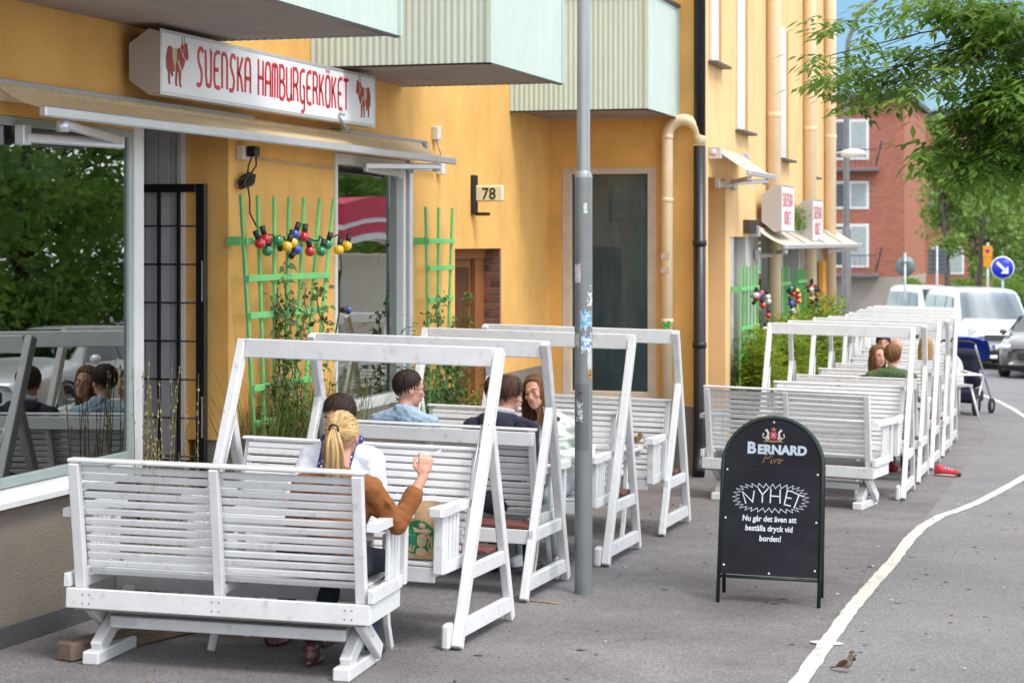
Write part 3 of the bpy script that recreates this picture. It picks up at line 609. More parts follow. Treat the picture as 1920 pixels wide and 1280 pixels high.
for k, (y0, y1, z0, z1, lb) in enumerate(((22.25, 23.4, -.1, 1.76, 'bright green slatted trellis nearest the dark doorway'), (24.9, 25.9, -.2, 1.72, 'green trellis just past the first pale downpipe'), (26.6, 27.4, -.25, 1.66, 'green trellis below the farthest lightbox sign'))):
    ys = [y0+(y1-y0)*i/5 for i in range(6)]
    trellis(lb, X2+.10, ys, ys, z0, z1, [1.5, 1.05, .75, .3])
# string lights
def bulbstring(label, x, items, zwire, seed, r=.038):
    rr = random.Random(seed); Sx = thing('string_light', label, 'string lights', (x, items[0][0], zwire), group='coloured string lights')
    q = MB(); pts = []
    for i in range(41):
        t = i/40; yy = items[0][0]+(items[-1][0]-items[0][0])*t; pts.append((x-.02+rr.uniform(-.015, .02), yy, zwire+rr.uniform(-.03, .03)))
    q.tube(pts, .006, 5); part(Sx, 'wire', q, blackm, world=True)
    cs = {'r': (.55, .01, .02), 'g': (.01, .22, .08), 'b': (.01, .05, .38), 'y': (.75, .48, .01), 'w': (.75, .72, .68)}
    for (yy, zz, c_) in items:
        up = Vector((rr.uniform(-.3, .3), rr.uniform(-.5, .5), rr.choice((-1, -1, .3)))).normalized(); ctr = Vector((x+.02+rr.uniform(-.01, .02), yy, zz))
        b_ = part(Sx, 'bulb', MB().ball(ctr, r, 14, 9), mat('bulb_'+c_, cs[c_], .12, .05, spec=.7, coat=.5), world=True)
        part(b_, 'bulb_holder', MB().tube([ctr-up*r*.7, ctr-up*r*2.4], [.02, .022], 8), blackm)
    return Sx
B1 = [(12.154, 2.035, 'r'), (12.285, 2.064, 'r'), (12.321, 1.985, 'g'), (12.519, 2.054, 'g'), (12.601, 2.013, 'y'), (12.741, 2.039, 'y'), (12.76, 2.095, 'b'), (12.836, 1.99, 'b'), (12.971, 2.08, 'r'), (13.039, 1.978, 'r'), (13.268, 1.977, 'g'), (13.37, 2.027, 'g'), (13.641, 1.985, 'y'), (13.748, 2.015, 'y')]
SLt = bulbstring('row of red, green, yellow and blue bulbs across the fan trellis', XT+.05, B1, 2.07, 4)
part(SLt, 'wire', MB().tube([(XT+.05, 13.68, 2.05), (XT+.06, 13.70, 1.85), (XT+.05, 13.67, 1.7), (XT+.06, 13.66, 1.54), (XT+.05, 13.6, 1.36)], .006, 5), blackm, world=True)
bb = part(SLt, 'bulb', MB().ball((XT+.10, 13.72, 1.538), .032, 14, 9), MATS['bulb_b'], world=True); part(bb, 'bulb_holder', MB().tube([(XT+.10, 13.70, 1.54), (XT+.09, 13.63, 1.54)], .022, 8), blackm)
rr = random.Random(21)
for k, (y0, y1, lb) in enumerate(((22.4, 23.4, 'cluster of red, white and yellow bulbs on the slatted trellis by the doorway'), (24.9, 25.9, 'cluster of coloured bulbs past the first pale downpipe'), (26.8, 27.8, 'cluster of coloured bulbs under the far end of the awning'))):
    it = sorted([(rr.uniform(y0, y1), rr.uniform(1.0, 1.45) if i > 6 else rr.uniform(1.25, 1.45), rr.choice('rrwwygb')) for i in range(12)])
    bulbstring(lb, X2+.22, it, 1.42, 30+k, .036)
# climbing plant on the fan trellis
def vine(label, x, y0, y1, z0, z1, n, seed, name='climbing_plant', mats=(lf_g, lf_b), dense=1.):
    rr = random.Random(seed); V = thing(name, label, 'plant', (x, (y0+y1)/2, gz(x, y0)))
    q = MB(); ends = []
    for i in range(7):
        y = rr.uniform(y0+.15*(y1-y0), y1-.2*(y1-y0)); pts = []; zz = gz(x, y)
        zt = z1-rr.uniform(0, .5)*(z1-z0)
        while zz < zt:
            pts.append((x+rr.uniform(-.02, .04), y, zz)); y += rr.uniform(-.06, .06); zz += .1
        q.tube(pts, .005, 5); ends += [p for p in pts if p[2] > z0]
    part(V, 'stems', q, stemm, world=True)
    a, b = MB(), MB()
    for i in range(n):
        p = Vector(rr.choice(ends))+Vector((rr.uniform(0, .06), rr.uniform(-.09, .09), rr.uniform(-.06, .06)))
        d = rdir(rr); d.z = d.z*.6-.3; l = rr.uniform(.04, .075); leaf(a if rr.random() < .72 else b, p, d, Vector((1, 0, .6)), l, l*.7)
    tag(part(V, 'leaves', a, mats[0], world=True), kind='stuff'); tag(part(V, 'leaves', b, mats[1], world=True), kind='stuff')
    return V
vine('leafy climbing vine winding up the middle of the fan trellis', XT+.02, 12.2, 13.5, .5, 2.12, 640, 3)
vine('bushy climber at the foot of the narrow trellis', XT+.02, 15.6, 16.6, .3, 1.62, 620, 5, mats=(lf_g, lf_g))
# grassy planting
def tuft(name, label, x, y0, y1, zb, h, n, seed, mts, depth=.3, lean=.35, wd=.012, bushy=0, bush_h=.8, cat='plant', group=None, big=1.):
    rr = random.Random(seed); V = thing(name, label, cat, (x, (y0+y1)/2, gz(x, (y0+y1)/2)), group=group)
    qs = [MB() for _ in mts]
    for i in range(n):
        p = Vector((x+rr.uniform(0, depth), rr.uniform(y0, y1), 0)); p.z = zb if zb is not None else gz(p.x, p.y); hh = h*rr.uniform(.45, 1.0); a = rr.uniform(0, 6.283); ln_ = lean*rr.random()
        d = Vector((math.cos(a), math.sin(a), 0)); pts = [p+Vector((0, 0, hh*t))+d*ln_*hh*t*t for t in (0, .35, .7, 1)]; s_ = Vector((-d.y, d.x, 0))
        q = rr.choice(qs); vs = []
        for t, pt in zip((1, .9, .6, .08), pts): vs += [pt+s_*wd*.5*t, pt-s_*wd*.5*t]
        q.add(vs, [(2*j, 2*j+1, 2*j+3, 2*j+2) for j in range(3)], True)
    for i in range(bushy):
        p = Vector((x+rr.uniform(0, depth), rr.uniform(y0, y1), 0)); p.z = (zb if zb is not None else gz(p.x, p.y))+rr.uniform(.03, bush_h)*rr.uniform(.5, 1)
        d = rdir(rr); d.z = abs(d.z)*.5-.1; leaf(rr.choice(qs), p, d, (0, 0, 1), rr.uniform(.05, .12)*big, rr.uniform(.016, .036)*big)
    for i, q in enumerate(qs): tag(part(V, 'blades', q, mts[i], world=True), kind='stuff')
    return V
tuft('ornamental_grass', 'tangled half dry grass and weeds at the foot of the fan trellis', X1+.05, 12.1, 13.6, None, 1.38, 950, 4, (lf_d, lf_g, lf_g, lf_d), .25, .5, .013, 2200, 1.25)
tuft('ornamental_grass', 'thin dry tuft leaning across the second shop window', X1+.12, 13.7, 14.25, None, 1.55, 55, 6, (lf_d, lf_g), .15, .5, .008)
tuft('leafy_shrub', 'small leafy shrub beside the wooden door and narrow trellis', X1+.05, 16.0, 17.35, None, .95, 160, 7, (lf_g, lf_y, lf_g), .3, .4, .014, 1500, 1.22)
tuft('leafy_shrub', 'leafy green climber mass in front of the second shop window edge', X1+.05, 15.1, 15.75, None, .9, 90, 17, (lf_g, lf_g), .2, .4, .014, 420, 1.75)
twig = mat('twig_olive', (.16, .13, .05), .7, .25, 12); catk = mat('catkin', (.42, .34, .16), .8)
def willow(label, x, y0, y1, n, h, seed):
    rr = random.Random(seed); V = thing('willow_stems', label, 'plant', (x, (y0+y1)/2, gz(x, y0))); q = MB(); c_ = MB()
    for i in range(n):
        p = Vector((x+rr.uniform(0, .2), rr.uniform(y0, y1), 0)); p.z = gz(p.x, p.y); hh = h*rr.uniform(.55, 1); a = rr.uniform(0, 6.28); d = Vector((math.cos(a)*.3, math.sin(a), 0))*rr.uniform(0, .12)*hh
        pts = [p+Vector((0, 0, hh*t))+d*t*t for t in (0, .3, .6, .85, 1)]; q.tube(pts, [.005, .0045, .0035, .0025, .0015], 4)
        for k in range(13):
            t = rr.uniform(.45, 1); pt = p+Vector((0, 0, hh*t))+d*t*t; c_.ball(pt+Vector((rr.uniform(-.006, .006), rr.uniform(-.006, .006), 0)), (.0045, .0045, .011), 5, 4)
    part(V, 'stems', q, twig, world=True); tag(part(V, 'catkins', c_, catk, world=True), kind='stuff')
willow('bare upright twigs with pale buds in front of the grille gate', X1+.08, 10.5, 11.1, 24, 1.62, 9)
bam = leafmat('bamboo_leaf', (.42, .50, .05), (.22, .34, .035), .4)
for k, (y0, y1, h, lb) in enumerate(((22.2, 23.6, 1.1, 'bright yellow green bamboo in front of the slatted trellis'), (24.3, 26.3, 1.2, 'dense yellow green bamboo hedge behind the distant seats'), (26.6, 29.5, 1.4, 'darker green planting under the far end of the awning'))):
    tuft('bamboo_clump', lb, X2+.06, y0, y1, None, h, 160, 40+k, (bam, bam, lf_y if k < 2 else lf_g), .36, .3, .014, 7000, h*1.35, big=1.7)
tuft('hanging_plant', 'small trailing plant on top of the distant awning', X2+.05, 26.0, 26.9, 2.2, .35, 40, 50, (lf_y, lf_g), .2, .5, .02, 160, .35)
ptm = mat('planter_grey', (.2, .2, .2), .8, .1, 6)
# ------------------------------------------------------------------ white wooden seating
maroon = mat('maroon_board', (.15, .05, .04), .55, .15, 6)
def cbox(*a, c=.004): return MB().box(*a, c)
SLAT = {}
def slat(par, name, L_, t, wd, mtx, m=white):
    key = (round(L_, 3), t, wd)
    if key not in SLAT: SLAT[key] = cbox(-L_/2, L_/2, -t/2, t/2, -wd/2, wd/2, c=.005).mesh(name); SLAT[key].materials.append(m)
    o = bpy.data.objects.new(name, SLAT[key]); col.objects.link(o); o.parent = par; o.matrix_local = mtx; return o
def seat_shell(T, W, yb, zb, yt, zt, yf, zs, sub=''):
    """slatted back from (yb,zb) to (yt,zt) and slatted seat from yb to yf at height zs; W = slat length"""
    d = Vector((0, yt-yb, zt-zb)); n = 13; ang = math.atan2(yt-yb, zt-zb)
    for i in range(n):
        t = (i+.5)/n
        mtx = Matrix.Translation((0, yb+d.y*t-(.02 if i == 0 else 0), zb+d.z*t+random.uniform(-.0018, .0018))) @ Matrix.Rotation(random.uniform(-.0035, .0035), 4, 'Y') @ Matrix.Rotation(-ang-(.25 if i == 0 else 0), 4, 'X')
        slat(T, 'back_slat', W, .020, .0345, mtx)
    ns = 9
    for i in range(ns):
        y = yf+(yb-.02-yf)*(i+.5)/ns; z = zs-.02*math.sin(math.pi*(i+.5)/ns)
        slat(T, 'seat_slat', W, .020, .047, Matrix.Translation((0, y, z)) @ Matrix.Rotation(R(90)+.0, 4, 'X'))
def side_panel(T, x, yf, yb, za, zlow):
    part(T, 'armrest', MB().prism([(-.045, yf-.10), (-.03, yf-.125), (.03, yf-.125), (.045, yf-.10), (.05, yf), (.035, yf+.1), (.03, yb), (-.03, yb), (-.035, yf+.1), (-.05, yf)], za-.02, za+.022, Matrix.Translation((x, 0, 0))), white)
    part(T, 'arm_post', cbox(x-.028, x+.028, yf-.055, yf-.0, zlow, za-.02, c=.005), white)
    for k in range(4):
        y = yf+.045+k*.062; part(T, 'side_slat', cbox(x-.010, x+.010, y, y+.045, zlow+.06, za-.02, c=.003), white)
    part(T, 'side_rail', cbox(x-.016, x+.016, yf+.001, yb, zlow-.01, zlow+.059, c=.004), white)
def make_glider():
    T = thing('glider_bench', 'x', 'bench')
    W = 1.44
    seat_shell(T, W, .20, .44, .34, 1.02, -.30, .455)
    ang = math.atan2(.14, .58)
    for x in (-.74, 0, .74):
        wx = .055 if x else .05
        part(T, 'back_post', MB().bar((x, .235, .36), (x, .372+.01, 1.03), wx, .05, up=(0, 1, 0), c=.005), white)
    part(T, 'top_cap', cbox(-.775, .775, .315, .40, 1.032, 1.052, c=.006), white)
    for x in (-.80, .80): side_panel(T, x, -.28, .30, .765, .40)
    part(T, 'rear_rail', cbox(-.80, .80, .275, .305, .285, .385, c=.004), white)
    part(T, 'front_rail', cbox(-.77, .77, -.30, -.272, .295, .385, c=.004), white)
    for x in (-.785, .785): part(T, 'end_rail', cbox(x-.015, x+.015, -.30, .274, .285, .383, c=.004), white)
    for x in (-.74, 0, .74): part(T, 'seat_bearer', cbox(x-.02, x+.02, -.27, .25, .386, .432, c=.003), white)
    part(T, 'undershelf', cbox(-.765, .765, -.05, .27, .27, .284, c=.002), mat('grey_board', (.30, .28, .27), .7))
    for x in (-.66, .66):
        s = 1 if x > 0 else -1
        part(T, 'foot', cbox(x-.045, x+.045, -.30, .30, 0, .068, c=.008), white)
        part(T, 'stand_leg', MB().bar((x, .22, .066), (x, -.22, .30), .06, .085, up=(0, 1, 0), c=.006), white)
        part(T, 'stand_leg', MB().bar((x+s*.055, -.20, .066), (x+s*.055, .20, .30), .045, .085, up=(0, 1, 0), c=.006), white)
        for z, y in ((.19, 0.01), (.25, .10)): part(T, 'bolt', MB().ball((x+s*.078, y, z), (.008, .014, .014), 8, 6), alu)
    part(T, 'stretcher', cbox(-.629, .629, .03, .13, .165, .225, c=.005), white)
    part(T, 'hinge_plate', cbox(.48, .625, .131, .134, .18, .22, c=.001), alu)
    return T
def make_swing(flip=1):
    T = thing('swing_seat', 'x', 'swing seat')
    xs = .80; yF, yT, yBk, hT = -.50, .16, .50, 1.60
    slope = (yT-yF)/hT
    for s in (-1, 1):
        x = s*xs
        part(T, 'long_leg', MB().bar((x, yF, .012), (x, yT, hT), .055, .07, up=(0, 1, 0), c=.006), white)
        part(T, 'branch_leg', MB().bar((x, yBk, .012), (x, yF+slope*1.15+.035, 1.17), .05, .062, up=(0, 1, 0), c=.006), white)
        part(T, 'leg_foot', cbox(x-s*.056-.027, x-s*.056+.027, yF-.04, yF+.06, 0, .14, c=.015), white)
        part(T, 'foot_rail', cbox(x-.02, x+.02, yF+.055, yBk-.03, .06, .15, c=.005), white)
        t = .40; part(T, 'mid_rail', cbox(x-.018, x+.018, yF+slope*.40+.035, yBk-.12, .355, .435, c=.005), white)
        part(T, 'bolt', MB().ball((x+s*.012, yF+slope*1.19-.036, 1.18), (.014, .008, .014), 10, 6), alu)
        part(T, 'hanger', MB().tube([(x-s*.045, yF+slope*1.19, 1.18), (x-s*.05, yF+slope*.8-.03, .80)], .006, 6), alu)
    part(T, 'top_beam', cbox(-xs+.028, xs-.028, yT-.045, yT-.002, hT-.10, hT+.012, c=.006), white)
    part(T, 'rear_apron', cbox(-xs+.02, xs-.02, yBk-.16, yBk-.135, .34, .43, c=.004), white)
    for k in range(2): part(T, 'shelf_board', cbox(-xs+.03, xs-.03, yBk-.40+k*.135, yBk-.272+k*.135, .436, .458, c=.004), maroon)
    if flip < 0:
        for ch in T.children:
            if ch.name.split('.')[0] in ('long_leg', 'branch_leg', 'leg_foot', 'foot_rail', 'mid_rail', 'top_beam', 'hanger', 'bolt'):
                ch.data.transform(Matrix.Rotation(math.pi, 4, 'Z')); ch.data.update()
    # hung bench
    W = 1.38
    seat_shell(T, W, -.12, .475, .04, 1.02, -.62, .47)
    for x in (-.70, 0, .70): part(T, 'back_post', MB().bar((x, -.085, .40), (x, .078, 1.02), .045, .04, up=(0, 1, 0), c=.005), white)
    part(T, 'top_cap', cbox(-.73, .73, .02, .085, 1.025, 1.043, c=.006), white)
    part(T, 'back_board', cbox(-.72, .72, .092, .112, .93, 1.02, c=.004), white)
    for x in (-.725, .725): side_panel(T, x, -.585, -.10, .755, .42)
    part(T, 'front_rail', cbox(-.70, .70, -.62, -.595, .37, .452, c=.004), white)
    for x in (-.66, 0, .66): part(T, 'seat_bearer', cbox(x-.02, x+.02, -.592, -.09, .39, .448, c=.003), white)
    return T
glider = make_glider(); swing = make_swing(); swingf = make_swing(-1)
screwm = mat('screw_grey', (.30, .29, .28), .4, metal=.4)
for T_, xs_, yz in ((glider, (-.69, 0, .69), None), ):
    for x_ in xs_:
        for i_ in range(4): part(T_, 'screw', MB().ball((x_, .407, .315+.0*i_+.045*(i_ % 2)), (.006, .003, .006), 8, 5) if False else MB().ball((x_+.018*(1 if i_ < 2 else -1), .306, .312+.045*(i_ % 2)), (.005, .0025, .005), 8, 5), screwm)
def place(o, first, x, y, rz, label, group=None):
    c = o if first else copy_tree(o)
    c.matrix_world = gmat(x, y, rz); c['label'] = label
    if group: c['group'] = group
    return c
GL = 'white slatted glider benches'; SW = 'white wooden A frame swing seats'
place(glider, True, -4.285, 9.34, R(180)+R(5.5), 'nearest white slatted bench on a low crossed stand, its back to the viewer', GL)
place(glider, False, -2.70, 18.12, R(180)-R(7), 'white slatted bench on a low stand behind the chalkboard sign', GL)
NF = [(-4.13, 10.62, 0, 'front A frame swing with the paper bag on its seat, facing the bench'), (-4.23, 12.25, 180, 'A frame swing with its back to the viewer, carrying the two men'), (-4.12, 13.92, 0, 'A frame swing behind the lamp post, where the long haired woman sits'), (-4.10, 15.67, 0, 'A frame swing beside the cream pipe, behind the sparrow table')]
for i, (x, y, a, lb) in enumerate(NF): place(swingf if i == 3 else swing, i in (0, 3), x, y, R(a), lb, SW)
words = ['first', 'second', 'third', 'fourth', 'fifth', 'sixth', 'seventh', 'eighth', 'ninth', 'tenth', 'eleventh']
for i in range(11):
    o = place(swing, False, -2.47-max(0, 1.6*i-6)*.07, 19.25+1.6*i, R(180 if i % 2 else 0), '%s A frame swing of the distant row behind the chalkboard sign' % words[i], SW)
    o.matrix_world = o.matrix_world @ Matrix.Diagonal((.87, 1, 1, 1))
# tables
def make_table():
    T = thing('garden_table', 'x', 'table')
    for k in range(5): part(T, 'top_slat', cbox(-.50, .50, -.21+k*.085, -.131+k*.085, .695, .718, c=.004), white)
    part(T, 'apron', cbox(-.46, .46, -.19, -.17, .63, .694, c=.003), white); part(T, 'apron', cbox(-.46, .46, .17, .19, .63, .694, c=.003), white)
    for x in (-.42, .42):
        for s in (-1, 1):
            q = MB()
            for (a, b) in (((0, .12, .63), (0, .13, .35)), ((0, .13, .355), (0, .17, .14)), ((0, .168, .145), (0, .235, 0))): q.bar((x, s*a[1], a[2]), (x, s*b[1], b[2]), .03, .04, up=(0, 1, 0), c=.003)
            part(T, 'leg', q, white)
        part(T, 'cross_rail', cbox(x-.012, x+.012, -.12, .12, .40, .44, c=.003), white)
    return T
tb = make_table()
TS = [(-4.1, 9.80, 'white slatted table between the nearest bench and the front swing'), (-4.1, 13.05, 'white slatted table between the two men and the long haired woman'), (-3.92, 14.86, 'white slatted table with the sparrow on its end'), (-2.6, 18.75-.05, 'white slatted table behind the chalkboard bench')]
for i, (x, y, lb) in enumerate(TS): place(tb, i == 0, x, y, 0, lb, 'white garden tables')
# ------------------------------------------------------------------ people
def cap_mesh(bm, a, ra, b, rb, n=14):
    a, b = Vector(a), Vector(b); d = b-a; l = d.length
    if l < 1e-6: d = Vector((0, 0, 1)); l = 1e-6
    d.normalize(); x = d.orthogonal().normalized(); y = d.cross(x); rings = []
    prof = [(-math.cos(t)*ra, math.sin(t)*ra) for t in (.35, .8, 1.25)]+[(l+math.sin(t)*rb, math.cos(t)*rb) for t in (.3, .75, 1.2)]
    p0 = bm.verts.new(a-d*ra); p1 = bm.verts.new(b+d*rb)
    for h, r in prof: rings.append([bm.verts.new(a+d*h+(x*math.cos(6.2832*k/n)+y*math.sin(6.2832*k/n))*r) for k in range(n)])
    for k in range(n):
        bm.faces.new((p0, rings[0][(k+1) % n], rings[0][k])); bm.faces.new((p1, rings[-1][k], rings[-1][(k+1) % n]))
        for i in range(len(rings)-1): bm.faces.new((rings[i][k], rings[i][(k+1) % n], rings[i+1][(k+1) % n], rings[i+1][k]))
def ell_mesh(bm, c, r, m=None, n=16, k=12):
    q = MB().ball((0, 0, 0), r, n, k); mm = Matrix.Translation(c) @ (m.to_4x4() if m else Matrix())
    vs = [bm.verts.new(mm @ Vector(v)) for v in q.v]
    for f in q.f: bm.faces.new([vs[i] for i in f])
from mathutils import noise as mnoise
def wrinkle(me, amp, fr, seed=0):
    for v, n_ in [(v, v.normal.copy()) for v in me.vertices]:
        c = v.co; k = mnoise.noise(Vector((c.x*fr*.7+seed, c.y*fr, c.z*fr*1.5)))+.5*mnoise.noise(Vector((c.x*fr*2.1, c.y*fr*1.6+seed, c.z*fr*2.4))); v.co = c+n_*amp*(abs(k)*1.6-.45)
    me.update(); return me
def fuse(prims, voxel=.01, smooth=4, name='m'):
    """one continuous surface from overlapping tapered capsules and ellipsoids"""
    bm = bmesh.new()
    for p in prims:
        if p[0] == 'c': cap_mesh(bm, *p[1:])
        else: ell_mesh(bm, *p[1:])
    me = bpy.data.meshes.new(name); bm.to_mesh(me); bm.free()
    o = bpy.data.objects.new('tmp', me); col.objects.link(o)
    r = o.modifiers.new('r', 'REMESH'); r.mode = 'VOXEL'; r.voxel_size = voxel
    s = o.modifiers.new('s', 'SMOOTH'); s.factor = .5; s.iterations = smooth
    dg = bpy.context.evaluated_depsgraph_get(); bpy.context.view_layer.update()
    m2 = bpy.data.meshes.new_from_object(o.evaluated_get(bpy.context.evaluated_depsgraph_get())); m2.name = name
    bpy.data.objects.remove(o); bpy.data.meshes.remove(me)
    m2.polygons.foreach_set('use_smooth', [True]*len(m2.polygons)); m2.materials.clear(); return m2
skin = mat('skin', (.58, .30, .21), .5, .06, 20, .0004, 200); skin.node_tree.nodes['Principled BSDF'].inputs['Subsurface Weight'].default_value = .15
skin.node_tree.nodes['Principled BSDF'].inputs['Subsurface Radius'].default_value = (.02, .008, .004)
eyem = mat('eye_dark', (.02, .015, .012), .2); lipm = mat('lips', (.42, .10, .09), .4); eyew = mat('eye_white', (.7, .68, .65), .3)
def hairmat(n, c): return mat(n, c, .6, .35, 60, .0015, 120, objvar=.03, stretch=(1, 1, .12), spec=.22)
def hairtone(h, k):
    c = h.node_tree.nodes['Mix'].inputs['A'].default_value; f = (1, 1.4, .5)[k]; return mat(h.name+'_tone%d' % k, tuple(v*f for v in c[:3]), .6, .3, 60, .0015, 120, stretch=(1, 1, .12), spec=.22)
def hand_prims(wr, d, up, curl=.5, thumb=1, s=1.0):
    """palm, four unequal fingers with two bends and a thumb leaving the side of the palm; d = pointing, up = back of the hand"""
    d, up = Vector(d).normalized(), Vector(up); side = d.cross(up).normalized(); up = side.cross(d).normalized(); wr = Vector(wr); P = []
    P.append(('c', wr, .024*s, wr+d*.03*s, .026*s))
    for k, (o_, l) in enumerate(((-.030, .070), (-.010, .080), (.010, .074), (.029, .058))):
        b0 = wr+d*.035*s+side*o_*.75*s; b1 = wr+d*.088*s+side*o_*s
        P.append(('c', b0, .0165*s, b1, .0125*s))
        cv = curl*(1+.12*k); p = b1; a = 0
        for j, f in enumerate((.45, .32, .23)):
            a += cv*(.75 if j else .9); dd = d*math.cos(a)-up*math.sin(a)+side*o_*(.9-.3*j); q = p+dd.normalized()*l*f*s; P.append(('c', p, (.0098-.0010*j)*s, q, (.0090-.0011*j)*s)); p = q
    t0 = wr+d*.022*s-side*thumb*.022*s; t1 = t0+(d*.6-side*thumb*.75-up*.25).normalized()*.038*s; t2 = t1+(d*.9-side*thumb*.12-up*.42*(.6+curl)).normalized()*.032*s; t3 = t2+(d*.85+side*thumb*.25-up*.5).normalized()*.024*s
    P += [('c', t0, .0165*s, t1, .0125*s), ('c', t1, .0115*s, t2, .0100*s), ('c', t2, .0100*s, t3, .0082*s)]
    return P
def person(label, m, shirt, trousers, hair, head=(0, -.03, 1.17), turn=0, tilt=0, nod=0, lean=0., arms=None, sh_z=.985, sh_w=.185, hairst='short', shoes=None, voxel=.009, coat=.012, legs=True, collar=None, knees=((-.11, -.46, .50), (.11, -.46, .50)), feet=((-.12, -.44), (.12, -.40)), hs=1., seed=1, face=True, hair_col=None, girth=1., lay='top', wr=.009, shut=False):
    T = thing('person', label, 'person', m=m)
    hd = Vector(head); rot = Euler((R(nod), R(tilt), R(turn)), 'XYZ').to_matrix()
    hipz = .555; y0 = .02
    pel = Vector((0, y0, hipz)); chest = Vector((0, y0-.03+lean*.55-.02, .83)); neck = Vector((0, y0+lean*.85, sh_z+.035)); g = girth
    if arms is None: arms = (((-.245, -.05, .75), (-.15, -.28, .70)), ((.245, -.05, .75), (.15, -.28, .70)))
    sh = [Vector((s*sh_w, y0+lean*.8, sh_z-.055)) for s in (-1, 1)]
    torso = [('e', pel+Vector((0, 0, .02)), (.165*g, .12*g, .12)), ('e', (pel+chest)/2, (.145*g, .105*g, .17)), ('e', chest, (.165*g, .11*g, .17)), ('c', sh[0], .054, neck+Vector((0, .01, -.045)), .066), ('c', sh[1], .054, neck+Vector((0, .01, -.045)), .066), ('c', chest+Vector((0, .01, .06)), .10, neck-Vector((0, 0, .05)), .07)]
    armp = []
    for s in (0, 1):
        e, w_ = Vector(arms[s][0]), Vector(arms[s][1]); armp.append([('c', sh[s], .053, e, .041), ('c', e, .040, w_, .027)])
    legp = []
    if legs:
        for s in (0, 1):
            hp = pel+Vector(((-1, 1)[s]*.085, -.02, 0)); kn = Vector(knees[s]); ft = Vector((feet[s][0], feet[s][1], .085))
            legp += [('c', hp, .086, kn, .058), ('c', kn, .056, ft, .038)]
    H_ = lambda x, y, z: hd+rot @ (Vector((x, y, z))*hs)
    hp_ = [('e', H_(0, .012, .02), (.076*hs, .092*hs, .095*hs), rot), ('e', H_(0, -.025, -.045), (.058*hs, .066*hs, .07*hs), rot), ('e', H_(0, -.06, -.085), (.03*hs, .028*hs, .024*hs), rot), ('c', neck-Vector((0, 0, .06)), .056, H_(0, .012, -.07), .05)]
    if face:
        hp_ += [('c', H_(0, -.088, .012), .009*hs, H_(0, -.104, -.022), .013*hs), ('e', H_(0, -.098, -.03), (.017*hs, .014*hs, .010*hs), rot), ('c', H_(-.03, -.082, .028), .012*hs, H_(.03, -.082, .028), .012*hs), ('e', H_(0, -.084, -.058), (.022*hs, .012*hs, .013*hs), rot), ('e', H_(.038, -.07, -.012), (.02*hs, .018*hs, .018*hs), rot), ('e', H_(-.038, -.07, -.012), (.02*hs, .018*hs, .018*hs), rot)]
    for s in (-1, 1): hp_ += [('e', H_(s*.077, .008, -.008), (.010*hs, .02*hs, .031*hs), rot)]
    body = torso+armp[0]+armp[1]+legp+hp_
    for s in (0, 1):
        e, w_ = Vector(arms[s][0]), Vector(arms[s][1]); spec = arms[s][2] if len(arms[s]) > 2 else {}
        body += hand_prims(w_, spec.get('d', w_-e), spec.get('up', Vector((0, 0, 1)) if abs((w_-e).normalized().z) < .8 else Vector((0, -1, 0))), spec.get('curl', .45), spec.get('thumb', 1 if s else -1))
    part(T, 'body', fuse(body, voxel, 3, 'body'), skin)
    def grow(P, k, f=1.0): return [(p[0], p[1], p[2]*f+k, p[3], p[4]*f+k) if p[0] == 'c' else (p[0], p[1], tuple(v*f+k for v in p[2]), *p[3:]) for p in P]
    up_ = grow(torso, coat)
    for s in (0, 1):
        e, w_ = Vector(arms[s][0]), Vector(arms[s][1]); cuff = e+(w_-e)*(arms[s][2].get('cuff', .93) if len(arms[s]) > 2 else .93)
        up_ += [('c', sh[s], .054+coat, e, .040+coat), ('c', e, .040+coat, cuff, (.034 if not (len(arms[s]) > 2 and arms[s][2].get('wide')) else .042)+coat)]
        mid = (sh[s]+e)/2; rr = random.Random(seed+s)
        for k in range(5): # sleeve folds
            t = rr.uniform(.2, 1.0); q = sh[s].lerp(e, t); dv = (e-sh[s]).normalized(); o_ = dv.orthogonal(); o_.rotate(Matrix.Rotation(rr.uniform(0, 6.28), 3, dv)); up_.append(('c', q+o_*(.036+coat), .016, q+dv*.06+o_*(.02+coat), .012))
    if collar: up_ += [('c', neck+Vector((-.05, -.02, -.01)), .03, neck+Vector((-.03, .045, .015)), .03), ('c', neck+Vector((.05, -.02, -.01)), .03, neck+Vector((.03, .045, .015)), .03), ('c', neck+Vector((-.03, .045, .015)), .03, neck+Vector((.03, .045, .015)), .03)]
    part(T, lay, wrinkle(fuse(up_, max(voxel, .008), 3, lay), wr, 13, seed), shirt)
    if legs:
        part(T, 'trousers', fuse(grow(legp+[torso[0]], .012), .014, 3, 'trousers'), trousers)
        for s in (0, 1):
            fx, fy = feet[s]; q = fuse([('c', (fx, fy+.02, .05), .042, (fx+(.02 if s else -.02), fy-.15, .038), .036), ('c', (fx, fy+.01, .09), .045, (fx, fy, .06), .045), ('e', (fx, fy-.06, .014), (.043, .13, .014))], .009, 2, 'shoe')
            part(T, 'shoe', q, shoes or blackm)
    if face:
        for s in (-1, 1):
            if shut: part(T, 'eyelashes', MB().tube([H_(s*.018, -.086, .006), H_(s*.031, -.0905, .002), H_(s*.044, -.083, .006)], .0022*hs, 5), eyem)
            else: part(T, 'eye', MB().ball(H_(s*.031, -.0785, .008), (.0115*hs, .0105*hs, .007*hs), 10, 8), eyew); part(T, 'eye', MB().ball(H_(s*.031, -.0855, .008), .0062*hs, 8, 6), eyem)
            part(T, 'eyebrow', MB().tube([H_(s*.014, -.094, .033), H_(s*.032, -.092, .038), H_(s*.05, -.08, .032)], .0035*hs, 5), hair_col or hair)
